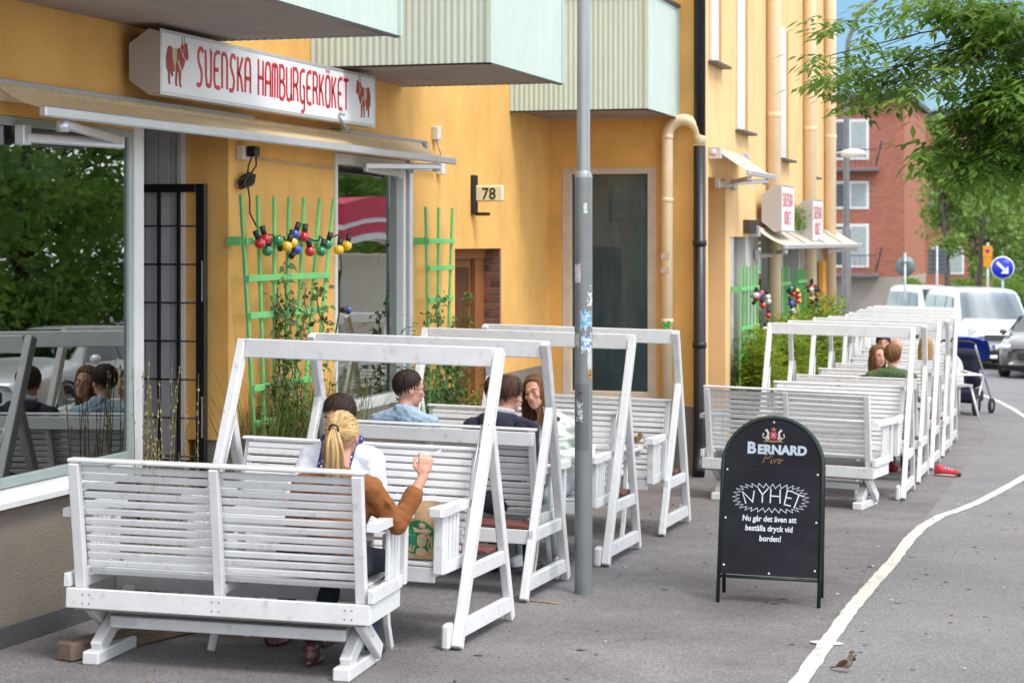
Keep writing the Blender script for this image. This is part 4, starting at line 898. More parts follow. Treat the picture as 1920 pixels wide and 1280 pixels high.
        part(T, 'mouth', MB().tube([H_(-.022, -.090, -.057), H_(-.01, -.0965, -.054), H_(0, -.097, -.056), H_(.01, -.0965, -.054), H_(.022, -.090, -.057)], [.002, .005, .0055, .005, .002], 6), lipm)
    # hair: a cap and many fine locks laid over it
    rr = random.Random(seed); tones = [MB(), MB(), MB()]
    hc = Vector((0, .022, .034)); hr_ = Vector((.084, .097, .098))
    def on(th_, ph, k=1.0): return Vector((hc.x+hr_.x*k*math.sin(th_)*math.cos(ph), hc.y+hr_.y*k*math.sin(th_)*math.sin(ph), hc.z+hr_.z*k*math.cos(th_)))
    def rim(ph):    # polar angle where the hair ends; ph=90deg is the back, -90 the brow
        f = math.sin(ph)
        if hairst == 'short': return R(100)+R(40)*max(0, f)-R(38)*max(0, -f)
        if hairst == 'crop': return R(98)+R(36)*max(0, f)-R(40)*max(0, -f)
        if hairst == 'ponytail': return R(100)+R(28)*max(0, f)-R(40)*max(0, -f)
        return R(102)+R(40)*max(0, f)-R(52)*max(0, -f)
    if hairst != 'bald':
        vs = []; nph, nth = 28, 9; q = MB()
        for i in range(nth+1):
            for j in range(nph):
                ph = 2*math.pi*j/nph; vs.append(H_(*on(rim(ph)*i/nth, ph, .985)))
        q.add(vs, [(i*nph+j, i*nph+(j+1) % nph, (i+1)*nph+(j+1) % nph, (i+1)*nph+j) for i in range(nth) for j in range(nph)], True)
        part(T, 'hair_cap', q, hair)
    def rib(pts, w0, w1, out):
        v_ = []
        for i, p in enumerate(pts):
            d = (pts[min(i+1, len(pts)-1)]-pts[max(i-1, 0)]).normalized(); o_ = (p-H_(*out)).normalized(); s_ = d.cross(o_)
            s_ = s_.normalized() if s_.length > 1e-4 else d.orthogonal(); wv = w0+(w1-w0)*i/(len(pts)-1); v_ += [p+s_*wv*.5, p+o_*wv*.22, p-s_*wv*.5]
        fs = []
        for i in range(len(pts)-1):
            for k in (0, 1): fs.append((3*i+k, 3*i+k+1, 3*i+4+k, 3*i+3+k))
        tones[rr.choice((0, 0, 1, 2))].add(v_, fs, True)
    if hairst == 'ponytail':
        tie = Vector((0, .145, .055))
        for i in range(230):
            ph = rr.uniform(0, 6.283); th_ = rim(ph)*rr.uniform(.9, 1.02); s0 = on(th_, ph, 1.0); pts = []
            for k in range(9):
                t = k/8; p = s0.lerp(tie, t); v = (p-hc); e = math.sqrt((v.x/hr_.x)**2+(v.y/hr_.y)**2+(v.z/hr_.z)**2); kk = max(1.0, 1.0/max(e, .2))*(1.015+rr.uniform(0, .012)) if t < .8 else 1
                pts.append(H_(*(hc+v*kk)) if t < .8 else H_(*p))
            rib(pts, .010, .005, hc)
        for i in range(340):
            a = rr.uniform(0, 6.283); r0 = math.sqrt(rr.random()); pts = []
            for k in range(11):
                t = k/10; rad = (.014+.052*math.sin(min(1, t*1.3)*1.57)-.012*t*t)*r0*.9
                cy = tie.y+.038*math.sin(min(1, t*3)*1.57)-.045*t; cz = tie.z+.015*math.sin(t*3.1)-.285*t*(1-.06*rr.random())
                pts.append(H_(1.25*rad*math.cos(a)+.004*math.sin(t*7+a), cy+rad*.8*math.sin(a), cz))
            rib(pts, .009, .004, (0, tie.y, tie.z-.15))
        part(T, 'hair_tie', MB().tube([H_(.024*math.cos(a), tie.y+.006+.012*math.sin(a)*.4, tie.z+.024*math.sin(a)) for a in [i*.5236 for i in range(13)]], .006, 6), blackm)
    elif hairst == 'long':
        for i in range(420):
            ph = rr.uniform(0, 6.283); f = math.sin(ph); s0 = on(R(6), ph+rr.uniform(-.4, .4), 1.02); pts = []; re = rim(ph)*rr.uniform(.82, 1.0)
            for k in range(7): pts.append(H_(*on(R(6)+(re-R(6))*k/6, ph, 1.02+.03*math.sin(k/6*3.1)+rr.uniform(0, .01))))
            if f > -.72:
                ex = pts[-1]; L_ = rr.uniform(.22, .34); ox = (ex-H_(*hc)); ox.z = 0; ox.normalize()
                for k in range(1, 6): pts.append(ex+Vector((0, 0, -L_*k/5))+ox*(.012*math.sin(k*.8))+Vector((rr.uniform(-.003, .003), rr.uniform(-.003, .003), 0)))
            rib(pts, .011, .006, hc)
    elif hairst != 'bald':
        for i in range(460):
            ph = rr.uniform(0, 6.283); c0 = rr.uniform(0, .9); re = min(rim(ph)*rr.uniform(.7, 1.12), R(150)); sw = rr.uniform(-.6, .6); pts = []; lf = rr.uniform(.2, 1)*(1.0 if hairst == 'short' else .55)
            for k in range(6):
                t = k/5; lift = 1.02+.11*lf*math.sin(min(t*1.25, 1)*2.6)+.03*lf*t; pts.append(H_(*on(R(5)+c0*.6+(max(re, R(25)+c0*.6)-R(5)-c0*.6)*t, ph+sw*t, lift)))
            rib(pts, .017, .005, hc)
    for k, q in enumerate(tones):
        if q.v: part(T, 'hair', q, hair if k == 0 else hairtone(hair, k))
    return T, H_, neck
blond = hairmat('hair_blond', (.47, .31, .14)); brown = hairmat('hair_brown', (.075, .038, .022)); dkbrown = hairmat('hair_dark', (.03, .017, .012)); chest_ = hairmat('hair_chestnut', (.14, .065, .03)); auburn = hairmat('hair_auburn', (.16, .075, .035))
tan = mat('tan_jacket', (.25, .098, .034), .85, .16, 90, .0015, 260, col2=(.22, .075, .02), c2=(.4, .7), c2scale=9, spec=.25); shirtw = mat('white_shirt', (.78, .80, .86), .7, .05, 10, .004, 14)
denim = mat('denim', (.33, .45, .56), .85, .2, 40, .002, 60, col2=(.22, .32, .44), c2=(.45, .7), c2scale=9); navy = mat('navy_fabric', (.022, .024, .045), .85, .2, 14, .004, 14); jeans = mat('dark_jeans', (.03, .035, .06), .85, .2, 20)
pale = mat('pale_jacket', (.66, .72, .66), .75, .08, 8, .006, 12); greenk = mat('green_knit', (.075, .13, .055), .95, .4, 60, .004, 160); boot = mat('brown_leather', (.09, .03, .022), .35, .2, 12); sneaker = mat('white_canvas_shoe', (.75, .75, .82), .6)
# woman with the ponytail on the near bench, smoking
P1, H1, n1 = person('woman with a blonde ponytail and tan jacket holding up a cigarette', gmat(-3.745, 9.34, R(180)+R(4)), tan, jeans, blond, head=(.0, -.09, 1.185), nod=-4, lean=-.05, hairst='ponytail', shoes=boot, voxel=.006, face=True,
    arms=(((-.30, -.10, .74), (-.40, -.21, .985), {'d': (-.12, -.10, 1), 'up': (-.35, .8, .1), 'curl': .95, 'thumb': 1, 'cuff': .60, 'wide': 1}), ((.24, -.06, .73), (.14, -.27, .74))), feet=((-.10, -.30), (.14, -.10)), seed=3, hair_col=brown, lay='jacket', sh_w=.18, wr=.0055)
q = MB().tube([(0, 0, 0), (.055, 0, 0)], .0042, 8); cg = solo('cigarette', q, mat('cig_paper', (.85, .82, .78), .8), 'lit white cigarette held between raised fingers', 'cigarette')
hm = P1.matrix_world @ Vector((-.425, -.275, 1.085)); cg.location = hm; cg.rotation_euler = (0, R(-32), R(12))
# person opposite, mostly hidden, with polka dot scarf
P2, H2, n2 = person('person in a white shirt and spotted navy scarf behind the ponytail', gmat(-4.12, 10.40, R(-3)), shirtw, jeans, dkbrown, head=(.0, -.09, 1.20), nod=14, lean=-.06, hairst='short', shoes=boot, voxel=.008, seed=5, sh_w=.195, lay='shirt', wr=.005, sh_z=1.03, arms=(((-.27, -.10, .75), (-.16, -.33, .77)), ((.27, -.10, .75), (.16, -.33, .77))))
dot = bpy.data.materials.new('spotted_navy'); dot.use_nodes = True; N = dot.node_tree.nodes; K = dot.node_tree.links.new; tcn = N.new('ShaderNodeTexCoord'); vo = N.new('ShaderNodeTexVoronoi'); vo.inputs['Scale'].default_value = 48; K(tcn.outputs['Object'], vo.inputs['Vector'])
cr = N.new('ShaderNodeValToRGB'); cr.color_ramp.interpolation = 'CONSTANT'; cr.color_ramp.elements[0].color = (.8, .8, .85, 1); cr.color_ramp.elements[1].position = .25; cr.color_ramp.elements[1].color = (.012, .018, .12, 1); K(vo.outputs['Distance'], cr.inputs['Fac']); K(cr.outputs['Color'], N['Principled BSDF'].inputs['Base Color']); MATS['spotted_navy'] = dot
nk = n2+Vector((0, -.005, 0))
sq = fuse([('c', nk+Vector((.095*math.cos(a), .08*math.sin(a), .015)), .032, nk+Vector((.095*math.cos(a+.6), .08*math.sin(a+.6), .015)), .032) for a in [i*.6 for i in range(11)]]+[('c', nk+Vector((-.07, -.06, -.01)), .026, nk+Vector((-.06, -.15, -.17)), .028), ('c', nk+Vector((.09, -.06, .0)), .03, nk+Vector((.085, -.15, -.17)), .028)], .007, 3, 'scarf')
part(P2, 'scarf', sq, dot)
# man in denim with glasses
P3, H3, n3 = person('man in a pale denim jacket and glasses, seen from behind', gmat(-4.50, 12.45, R(180)), denim, jeans, dkbrown, sh_z=1.07, head=(-.01, -.07, 1.235), turn=-52, nod=8, lean=-.03, hairst='crop', shoes=mat('black_shoe', (.02, .02, .02), .4), voxel=.008, seed=7, collar=True, lay='jacket', sh_w=.19)
q = MB()
for s in (-1, 1):
    q.tube([H3(s*.034+.026*math.cos(a), -.108, .008+.021*math.sin(a)) for a in [i*.5236 for i in range(13)]], .0022, 5); q.tube([H3(s*.060, -.106, .012), H3(s*.082, -.04, .014), H3(s*.084, .01, .008)], .0022, 5)
q.tube([H3(-.009, -.108, .010), H3(.009, -.108, .010)], .002, 5)
gl = thing('eyeglasses', 'dark rimmed eyeglasses on the man in denim', 'glasses', m=P3.matrix_world); part(gl, 'frame', q, blackm)
# boy in navy hoodie
P4, H4, n4 = person('young man in a navy hoodie leaning towards the long haired woman', gmat(-3.85, 12.47, R(180)), navy, jeans, brown, sh_z=1.06, head=(-.03, -.17, 1.215), turn=-18, nod=16, lean=-.12, hairst='short', shoes=mat('black_shoe', (.02, .02, .02), .4), voxel=.008, seed=9, girth=1.08, lay='hoodie', sh_w=.20)
hq = fuse([('c', n4+Vector((-.10, .05, -.03)), .045, n4+Vector((0, .10, -.02)), .05), ('c', n4+Vector((.10, .05, -.03)), .045, n4+Vector((0, .10, -.02)), .05), ('e', n4+Vector((0, .10, -.07)), (.12, .05, .08))], .009, 4, 'hood')
part(P4, 'hood', hq, navy)
part(P4, 'hood_lining', fuse([('c', n4+Vector((-.075, .01, .02)), .026, n4+Vector((0, .06, .035)), .026), ('c', n4+Vector((.075, .01, .02)), .026, n4+Vector((0, .06, .035)), .026)], .008, 3, 'hood_lining'), mat('grey_lining', (.5, .5, .54), .9))
# woman facing the viewer
P5, H5, n5 = person('woman with long brown hair in a pale quilted jacket, facing the viewer', gmat(-3.765, 13.62, R(-4)), pale, mat('pale_jeans', (.45, .52, .58), .85, .1, 10), chest_, head=(-.075, -.22, 1.195), turn=-6, nod=6, tilt=-12, lean=-.10, hairst='long', shoes=sneaker, voxel=.007, seed=11, shut=True, coat=.022, lay='jacket', wr=.018, arms=(((-.28, -.16, .77), (-.12, -.40, .765)), ((.29, -.16, .77), (.12, -.40, .765))), feet=((-.08, -.40), (.18, -.34)))
part(P5, 'scarf', fuse([('c', n5+Vector((-.05, -.04, -.02)), .03, n5+Vector((.05, -.04, -.02)), .03), ('c', n5+Vector((0, -.06, -.04)), .04, n5+Vector((0, -.075, -.14)), .05)], .009, 3, 'scarf'), mat('dark_top', (.06, .03, .025), .9))
P6, H6, n6 = person('person half hidden behind the swing post, left of the hooded young man', gmat(-4.18, 13.62, R(4)), mat('red_top', (.40, .03, .03), .8), jeans, brown, head=(.0, -.10, 1.17), turn=25, lean=-.05, hairst='short', voxel=.011, seed=13)
# the distant row
P7, H7, n7 = person('person with reddish hair and a green knitted top in the distant row', gmat(-2.14, 21.1, R(180)), greenk, jeans, auburn, sh_z=1.09, head=(0, -.06, 1.25), lean=-.02, hairst='short', voxel=.012, seed=15, sh_w=.21, lay='sweater')
P8, H8, n8 = person('brown haired person facing the green knitted top in the distant row', gmat(-2.40, 22.05, R(15)), navy, jeans, chest_, head=(0, -.10, 1.21), turn=20, lean=-.05, hairst='long', voxel=.012, seed=17, shoes=mat('red_shoe', (.5, .02, .03), .6))
P9, H9, n9 = person('cropped head person in a pale blue shirt further down the row', gmat(-2.42, 24.3, R(180)), mat('pale_blue_shirt', (.6, .68, .8), .8), jeans, brown, head=(0, -.05, 1.24), hairst='bald', voxel=.013, seed=19, face=True, turn=30)
P10, H10, n10 = person('dark haired person in a green top at the far table', gmat(-2.66, 25.2, R(8)), mat('green_top', (.02, .22, .05), .8), jeans, dkbrown, head=(0, -.08, 1.25), hairst='short', voxel=.013, seed=21)
P11, H11, n11 = person('fair long haired person near the far end of the row', gmat(-2.2, 26.0, R(180)), shirtw, jeans, blond, head=(0, -.05, 1.22), hairst='long', voxel=.013, seed=23)
RS = thing('sneaker', 'red sneaker poking out from the distant row onto the pavement', 'shoe', m=gmat(-1.56, 21.33, R(80)))
part(RS, 'upper', fuse([('c', (0, .10, .05), .042, (0, -.10, .04), .036), ('c', (0, .09, .085), .042, (0, .06, .06), .042)], .008, 2, 'upper'), mat('red_shoe', (.5, .02, .03), .6)); part(RS, 'sole', fuse([('e', (0, 0, .016), (.045, .155, .016))], .008, 1, 'sole'), mat('gum_sole', (.5, .42, .33), .7)); part(RS, 'toe_cap', fuse([('e', (0, -.125, .03), (.036, .03, .026))], .008, 1, 'toe'), blackm)
for k in range(3): part(RS, 'lace', MB().tube([(-.03, .02-.035*k, .085-.006*k), (0, .012-.035*k, .095-.006*k), (.03, .02-.035*k, .085-.006*k)], .004, 5), sneaker)
# ------------------------------------------------------------------ lamp post with stickers
LP = thing('lamp_post', 'tall grey steel lamp post with peeling stickers standing among the swings', 'lamp post', (-3.177, 12.25, gz(-3.177, 12.25)))
pm = mat('post_grey', (.20, .215, .215), .5, .08, 6, .0006, 50, metal=.25, col2=(.15, .155, .15), c2scale=5); pm2 = mat('post_galvanised', (.36, .38, .39), .42, .08, 5, metal=.45, stretch=(3, 3, .6))
r0 = .057; zt = 2.66
part(LP, 'base_tube', MB().lathe([(r0, -.05), (r0, zt), (r0-.001, zt+.005)], 28), pm); part(LP, 'shoulder', MB().lathe([(r0, zt), (r0+.001, zt+.01), (.043, zt+.045)], 28), pm2); part(LP, 'upper_tube', MB().lathe([(.043, zt+.04), (.040, 4.4), (.034, 8)], 24), pm2)
def patch(a0, a1, z0, z1, m, k=.0008, edge=0., seed=0):
    rr = random.Random(seed); n = 8; vs = []; cam_a = math.atan2(-12.25, 3.177)
    for i in range(n+1):
        a = cam_a+R(a0+(a1-a0)*i/n); j0 = rr.uniform(-edge, edge); j1 = rr.uniform(-edge, edge)
        for z in (z0+j0, z1+j1): vs.append(((r0+k)*math.cos(a), (r0+k)*math.sin(a), z))
    return MB().add(vs, [(2*i, 2*i+2, 2*i+3, 2*i+1) for i in range(n)], True)
def stick(c1, c2, nm, sc_=90): return mat('sticker_'+nm, c1, .5, .2, 30, col2=c2, c2=(.48, .56), c2scale=sc_, world=True)
wp = mat('service_door', (.16, .172, .17), .5, .08, 6, metal=.25)
part(LP, 'service_door', patch(-62, 35, .92, 1.345, wp, .0012), wp); part(LP, 'door_lock', MB().ball((r0*math.cos(math.atan2(-12.25, 3.177)-.35), r0*math.sin(math.atan2(-12.25, 3.177)-.35), 1.29), .008, 8, 6), black)
ST = [(0, 24, 2.43, 2.50, (.7, .72, .7), (.2, .45, .3), 'a', .002), (-70, -18, 1.99, 2.11, (.62, .60, .62), (.5, .42, .45), 'b', .006), (24, 70, 1.84, 1.93, (.65, .65, .65), (.03, .03, .03), 'c', .003), (-20, 62, 1.70, 1.81, (.10, .35, .55), (.55, .6, .62), 'd', .02), (-15, 60, 1.55, 1.66, (.62, .68, .7), (.05, .2, .42), 'e', .02), (-70, -30, 1.58, 1.67, (.5, .45, .45), (.4, .38, .38), 'f', .014), (25, 62, 1.44, 1.56, (.6, .6, .62), (.45, .45, .46), 'g', .015), (30, 64, 1.385, 1.44, (.6, .3, .04), (.08, .04, .02), 'h', .01), (-48, -6, 1.115, 1.235, (.65, .65, .65), (.03, .03, .035), 'i', .016), (40, 60, 1.95, 1.975, (.5, .55, .55), (.2, .2, .2), 'j', .004)]
for i, (a0, a1, z0, z1, c1, c2, nm, e) in enumerate(ST): part(LP, 'sticker', patch(a0, a1, z0, z1, None, .0018, e, i), stick(c1, c2, nm, 45 if nm in 'de' else 70))
# second lamp post far down the street
L2 = thing('lamp_post', 'slim grey street lamp rising behind the distant swings', 'lamp post', (-4.54, 37, gz(-4.54, 37)))
part(L2, 'base_tube', MB().lathe([(.085, 0), (.085, 2.95), (.06, 3.05)], 16), pm); part(L2, 'upper_tube', MB().lathe([(.06, 3.0), (.052, 6.0)], 14), pm)
part(L2, 'arm', MB().tube([(0, 0, 5.95), (.03, 0, 6.5), (.22, 0, 7.0), (.6, 0, 7.3), (1.2, 0, 7.4)], .045, 10), pm); part(L2, 'lantern', MB().ball((1.5, 0, 7.38), (.4, .16, .09), 14, 8), greym)

# ------------------------------------------------------------------ chalkboard A sign
bd = mat('chalkboard', (.016, .016, .022), .75, .25, 4, .0004, 80, spec=.25, col2=(.030, .030, .038), c2=(.5, .8), c2scale=3); fg = mat('sign_frame_green', (.008, .022, .018), .3, .1, 6)
chalk = mat('chalk_white', (.78, .80, .84), .9, .10, 60)
bm_ = gmat(-2.02, 12.53, R(5))
AB = thing('pavement_sign', 'black arched chalkboard pavement sign advertising beer and drinks news', 'pavement sign', m=bm_)
def leaf_board(front):
    s = -1 if front else 1
    tilt = math.atan2(.185, 1.17)*s     # feet forward of the hinge at the top
    mt = Matrix.Translation((0, s*.205, 0)) @ Matrix.Rotation(tilt if True else 0, 4, 'X')
    W2, HS, HT = .315, .86, 1.175
    outl = [(-W2, 0), (-W2, HS)]+[(-W2*math.cos(R(a)), HS+(HT-HS)*math.sin(R(a))) for a in range(10, 171, 10)]+[(W2, HS), (W2, 0)]
    fr_ = MB().tube([mt @ Vector((x, 0, z)) for x, z in outl], .0125, 10); part(AB, 'frame_tube', fr_, fg)
    part(AB, 'cross_bar', MB().tube([mt @ Vector((-W2, 0, .165)), mt @ Vector((W2, 0, .165))], .010, 8), fg)
    e = .012; pol = [(-W2+e, .18), (W2-e, .18), (W2-e, HS)]+[((W2-e)*math.cos(R(a)), HS+(HT-HS-e)*math.sin(R(a))) for a in range(10, 171, 10)]+[(-W2+e, HS)]
    pm_ = mt @ rframe((0, 0, 0), (1, 0, 0), (0, 0, 1))
    part(AB, 'panel', MB().prism(pol, -.006, .006, pm_), bd)
    return mt, pm_
mt, pm_ = leaf_board(True); leaf_board(False)
f_ = pm_ @ Matrix.Translation((0, 0, .0065))
def onb(mesh, x, z, name, m, k=.0005): part(AB, name, mesh, m, m=f_ @ Matrix.Translation((x, z, k)))
for x, z in ((0, 1.145), (-.285, .835), (.285, .825), (-.285, .53), (.285, .525), (-.285, .235), (.285, .225), (0, .195)): part(AB, 'screw', MB().ball((0, 0, 0), (.007, .007, .004), 8, 6), signw, m=f_ @ Matrix.Translation((x, z, .001)))
part(AB, 'seam_line', MB().box(-.298, .298, .843, .845, 0, .0008), mat('seam_dark', (.03, .03, .04), .7), m=f_)
onb(textmesh('B', .10, .0006, .004, align='LEFT', xs=1.0), -.165, .945, 'brand_lettering', mat('brand_silver', (.55, .62, .70), .4)); onb(textmesh('ERNARD', .078, .0006, .004, align='LEFT', xs=1.02), -.098, .945, 'brand_lettering', MATS['brand_silver'])
gold = mat('brand_gold', (.45, .22, .06), .5)
q = MB(); m0 = f_ @ Matrix.Translation((-.062, .885, .0005))
for s_ in ([(0, .0), (.01, .03), (.03, .06), (.012, .05), (.02, .062), (.045, .06), (.05, .045), (.035, .032), (.018, .03)], [(.055, .028), (.05, .002), (.062, .006)], [(.058, .042), (.06, .045)], [(.07, .028), (.072, .002), (.088, .03)], [(.112, .016), (.106, .029), (.096, .024), (.094, .008), (.103, .001), (.111, .008), (.112, .016), (.128, .026)]): ribbon(q, s_, .0035, 0, .0006, m=m0)
part(AB, 'script_lettering', q, gold)
q = MB(); q.prism([(.024*math.cos(R(a)), .030*math.sin(R(a))) for a in range(0, 360, 24)], 0, .0008, f_ @ Matrix.Translation((0, 1.062, .0004))); part(AB, 'crest_shield', q, mat('crest_red', (.42, .02, .08), .5))
q = MB(); ribbon(q, [(-.011, 1.05), (.011, 1.076)], .004, .0012, .0006, m=f_); ribbon(q, [(-.011, 1.076), (.011, 1.05)], .004, .0012, .0006, m=f_)
for s in (-1, 1):
    ribbon(q, [(s*.028, 1.036), (s*.036, 1.052), (s*.034, 1.078), (s*.044, 1.094), (s*.053, 1.090)], .013, .0004, .0006, m=f_); ribbon(q, [(s*.04, 1.03), (s*.05, 1.044), (s*.04, 1.056)], .008, .0004, .0006, m=f_); ribbon(q, [(s*.052, 1.04), (s*.068, 1.05), (s*.066, 1.072), (s*.058, 1.066)], .005, .0004, .0006, m=f_)
part(AB, 'crest_lions', q, mat('crest_cream', (.62, .58, .5), .5, .3, 90))
q = MB(); ribbon(q, [(-.058, 1.022), (-.03, 1.026), (0, 1.022), (.03, 1.026), (.058, 1.022)], .008, .0004, .0006, m=f_); q.prism([(-.013, 1.094), (.013, 1.094), (.018, 1.108), (.008, 1.101), (0, 1.116), (-.008, 1.101), (-.018, 1.108)], .0004, .001, f_); part(AB, 'crest_crown', q, gold)
q = MB(); z_ = []; N_ = 62
for i in range(N_):
    a = 2*math.pi*i/N_; k = 1.0 if i % 2 else .83; z_.append((-.005+.215*k*math.cos(a)*(1+.12*abs(math.cos(a))), .665+.100*(1.02 if i % 2 else .74)*math.sin(a)+.012*math.sin(3*a)))
ribbon(q, z_, .0036, 0, .0006, closed=True, m=f_); part(AB, 'chalk_starburst', q, chalk)
q = MB()
for ox, oz, st_ in ((-.17, .625, [(.01, 0), (-.015, .075), (.052, .012), (.06, .083)]), (-.085, .64, [(.0, .085), (.028, .045), (.062, .085)]), (-.085, .64, [(.028, .045), (.028, -.005)]), (-.005, .635, [(0, .09), (-.002, 0)]), (-.005, .635, [(.058, .088), (.06, 0)]), (-.005, .635, [(0, .045), (.06, .043)]), (.078, .63, [(.058, .082), (.02, .088), (.004, .0), (.045, -.008)]), (.078, .63, [(.014, .044), (.048, .04)]), (.145, .61, [(-.008, .098), (.062, .072)]), (.145, .61, [(.028, .085), (-.002, -.002)])): ribbon(q, [(ox+a, oz+b) for a, b in st_], .0075, 0, .0006, m=f_)
part(AB, 'chalk_heading', q, chalk)
for t, x, z, sz in (('Nu går det även att', -.01, .518, .050), ('beställa dryck vid', -.01, .458, .050), ('borden!', .0, .395, .050)): onb(textmesh(t, sz, .0004, .0012, shear=.06, xs=.86), x, z, 'chalk_line', chalk)

# ------------------------------------------------------------------ paper bag with green emblem, tray
BG = thing('paper_bag', 'brown paper carrier bag with a round green emblem on the swing seat', 'paper bag', m=gmat(-3.585, 10.20, R(8), .478))
kraft = mat('kraft_paper', (.42, .27, .15), .9, .12, 10, .003, 14); kg = mat('emblem_green', (.005, .14, .055), .8, .1, 20)
def bagpt(x, y, z): t = z/.29; return Vector((x*(1+.04*math.sin(z*20)), y*(1-.35*t)+.012*math.sin(x*30+z*18)*t, z))
q = MB(); n = 10; ring = [(-.11+.22*i/n, -.07) for i in range(n+1)]+[(.11, -.07+.14*i/4) for i in range(1, 4)]+[(.11-.22*i/n, .07) for i in range(n+1)]+[(-.11, .07-.14*i/4) for i in range(1, 4)]; M_ = len(ring); vs = []
rb_ = random.Random(5)
for k in range(9):
    for (x, y) in ring: vs.append(bagpt(x, y, .29*k/8+(.012*math.sin(x*25) if k == 8 else 0)))
q.add(vs, [(k*M_+i, k*M_+(i+1) % M_, (k+1)*M_+(i+1) % M_, (k+1)*M_+i) for k in range(8) for i in range(M_)]+[tuple(reversed(range(M_)))])
part(BG, 'bag_body', q, kraft)
part(BG, 'handle', MB().tube([bagpt(-.04, -.05, .28)]+[Vector((-.04+.08*t, -.045, .285+.07*math.sin(t*3.14))) for t in (.15, .35, .5, .65, .85)]+[bagpt(.04, -.05, .28)], .003, 6), mat('twine', (.6, .5, .38), .9))
def em(x, z, k=0): p = bagpt(x, -.07, z); return Vector((p.x, p.y-.0015-k, p.z))
def flat(polys, k):
    q_ = MB()
    for pl_ in polys:
        c = (sum(p[0] for p in pl_)/len(pl_), sum(p[1] for p in pl_)/len(pl_)); o = [em(c[0], c[1], k)]+[em(x, z, k) for x, z in pl_]; n_ = len(pl_); q_.add(o, [(0, 1+i, 1+(i+1) % n_) for i in range(n_)])
    return q_
ec = (.015, .115)
part(BG, 'emblem_disc', flat([[(ec[0]+r_*math.cos(R(a)), ec[1]+r_*math.sin(R(a))) for a in range(a0, a0+31, 10) for r_ in (.092,)]+[ec] for a0 in range(0, 360, 30)], .0), kg)
star = [[(ec[0]+.018+(.024 if i % 2 == 0 else .010)*math.sin(R(36*i)), ec[1]+.066+(.024 if i % 2 == 0 else .010)*math.cos(R(36*i))) for i in range(10)]]
crown = [[(ec[0]-.022, ec[1]+.026), (ec[0]+.05, ec[1]+.024), (ec[0]+.062, ec[1]+.05), (ec[0]+.035, ec[1]+.036), (ec[0]+.018, ec[1]+.046), (ec[0]-.002, ec[1]+.036), (ec[0]-.034, ec[1]+.054)]]
facep = [[(ec[0]+.018+.027*math.cos(R(a)), ec[1]-.018+.036*math.sin(R(a))) for a in range(0, 360, 24)]]; chestp = [[(ec[0]+.018+.03*math.cos(R(a)), ec[1]-.078+.022*math.sin(R(a))) for a in range(0, 360, 30)]]
waves = []
for i in range(3):
    for s in (-1, 1):
        top = []; bot = []
        for k in range(9):
            z = ec[1]+.012-.09*k/8; o_ = .036+.014*i+.006*math.sin(k*1.1+i); x = ec[0]+.018+s*o_
            if s > 0 and x > ec[0]+.07: x = ec[0]+.07
            top.append((x, z)); bot.append((x+s*.006, z))
        for k in range(8): waves.append([top[k], top[k+1], bot[k+1], bot[k]])
tails = [[(ec[0]-.09, ec[1]+.0), (ec[0]-.055, ec[1]+.035), (ec[0]-.052, ec[1]+.014), (ec[0]-.035, ec[1]+.014)]]+[[(ec[0]-.088, ec[1]-.012-.022*k), (ec[0]-.062, ec[1]-.004-.022*k), (ec[0]-.060, ec[1]-.012-.022*k), (ec[0]-.086, ec[1]-.02-.022*k)] for k in range(3)]
part(BG, 'emblem_figure', flat(star+crown+facep+chestp+waves+tails, .0012), mat('kraft_pale', (.50, .36, .22), .9))
q = MB()
for s in (-1, 1): q.tube([em(ec[0]+.018+s*.006, ec[1]-.010, .002), em(ec[0]+.018+s*.013, ec[1]-.007, .002), em(ec[0]+.018+s*.019, ec[1]-.011, .002)], .0012, 4)
q.tube([em(ec[0]+.012, ec[1]-.034, .002), em(ec[0]+.018, ec[1]-.036, .002), em(ec[0]+.024, ec[1]-.034, .002)], .0012, 4)
part(BG, 'emblem_lines', q, kg)
NP = thing('napkin_packet', 'folded white paper lying on the near table beside the tan sleeve', 'napkin', m=gmat(-3.70, 9.80, R(20), .7185))
part(NP, 'sheet', MB().box(-.09, .09, -.06, .06, 0, .012, .004), mat('paper_white', (.8, .8, .8), .8, .05, 8))
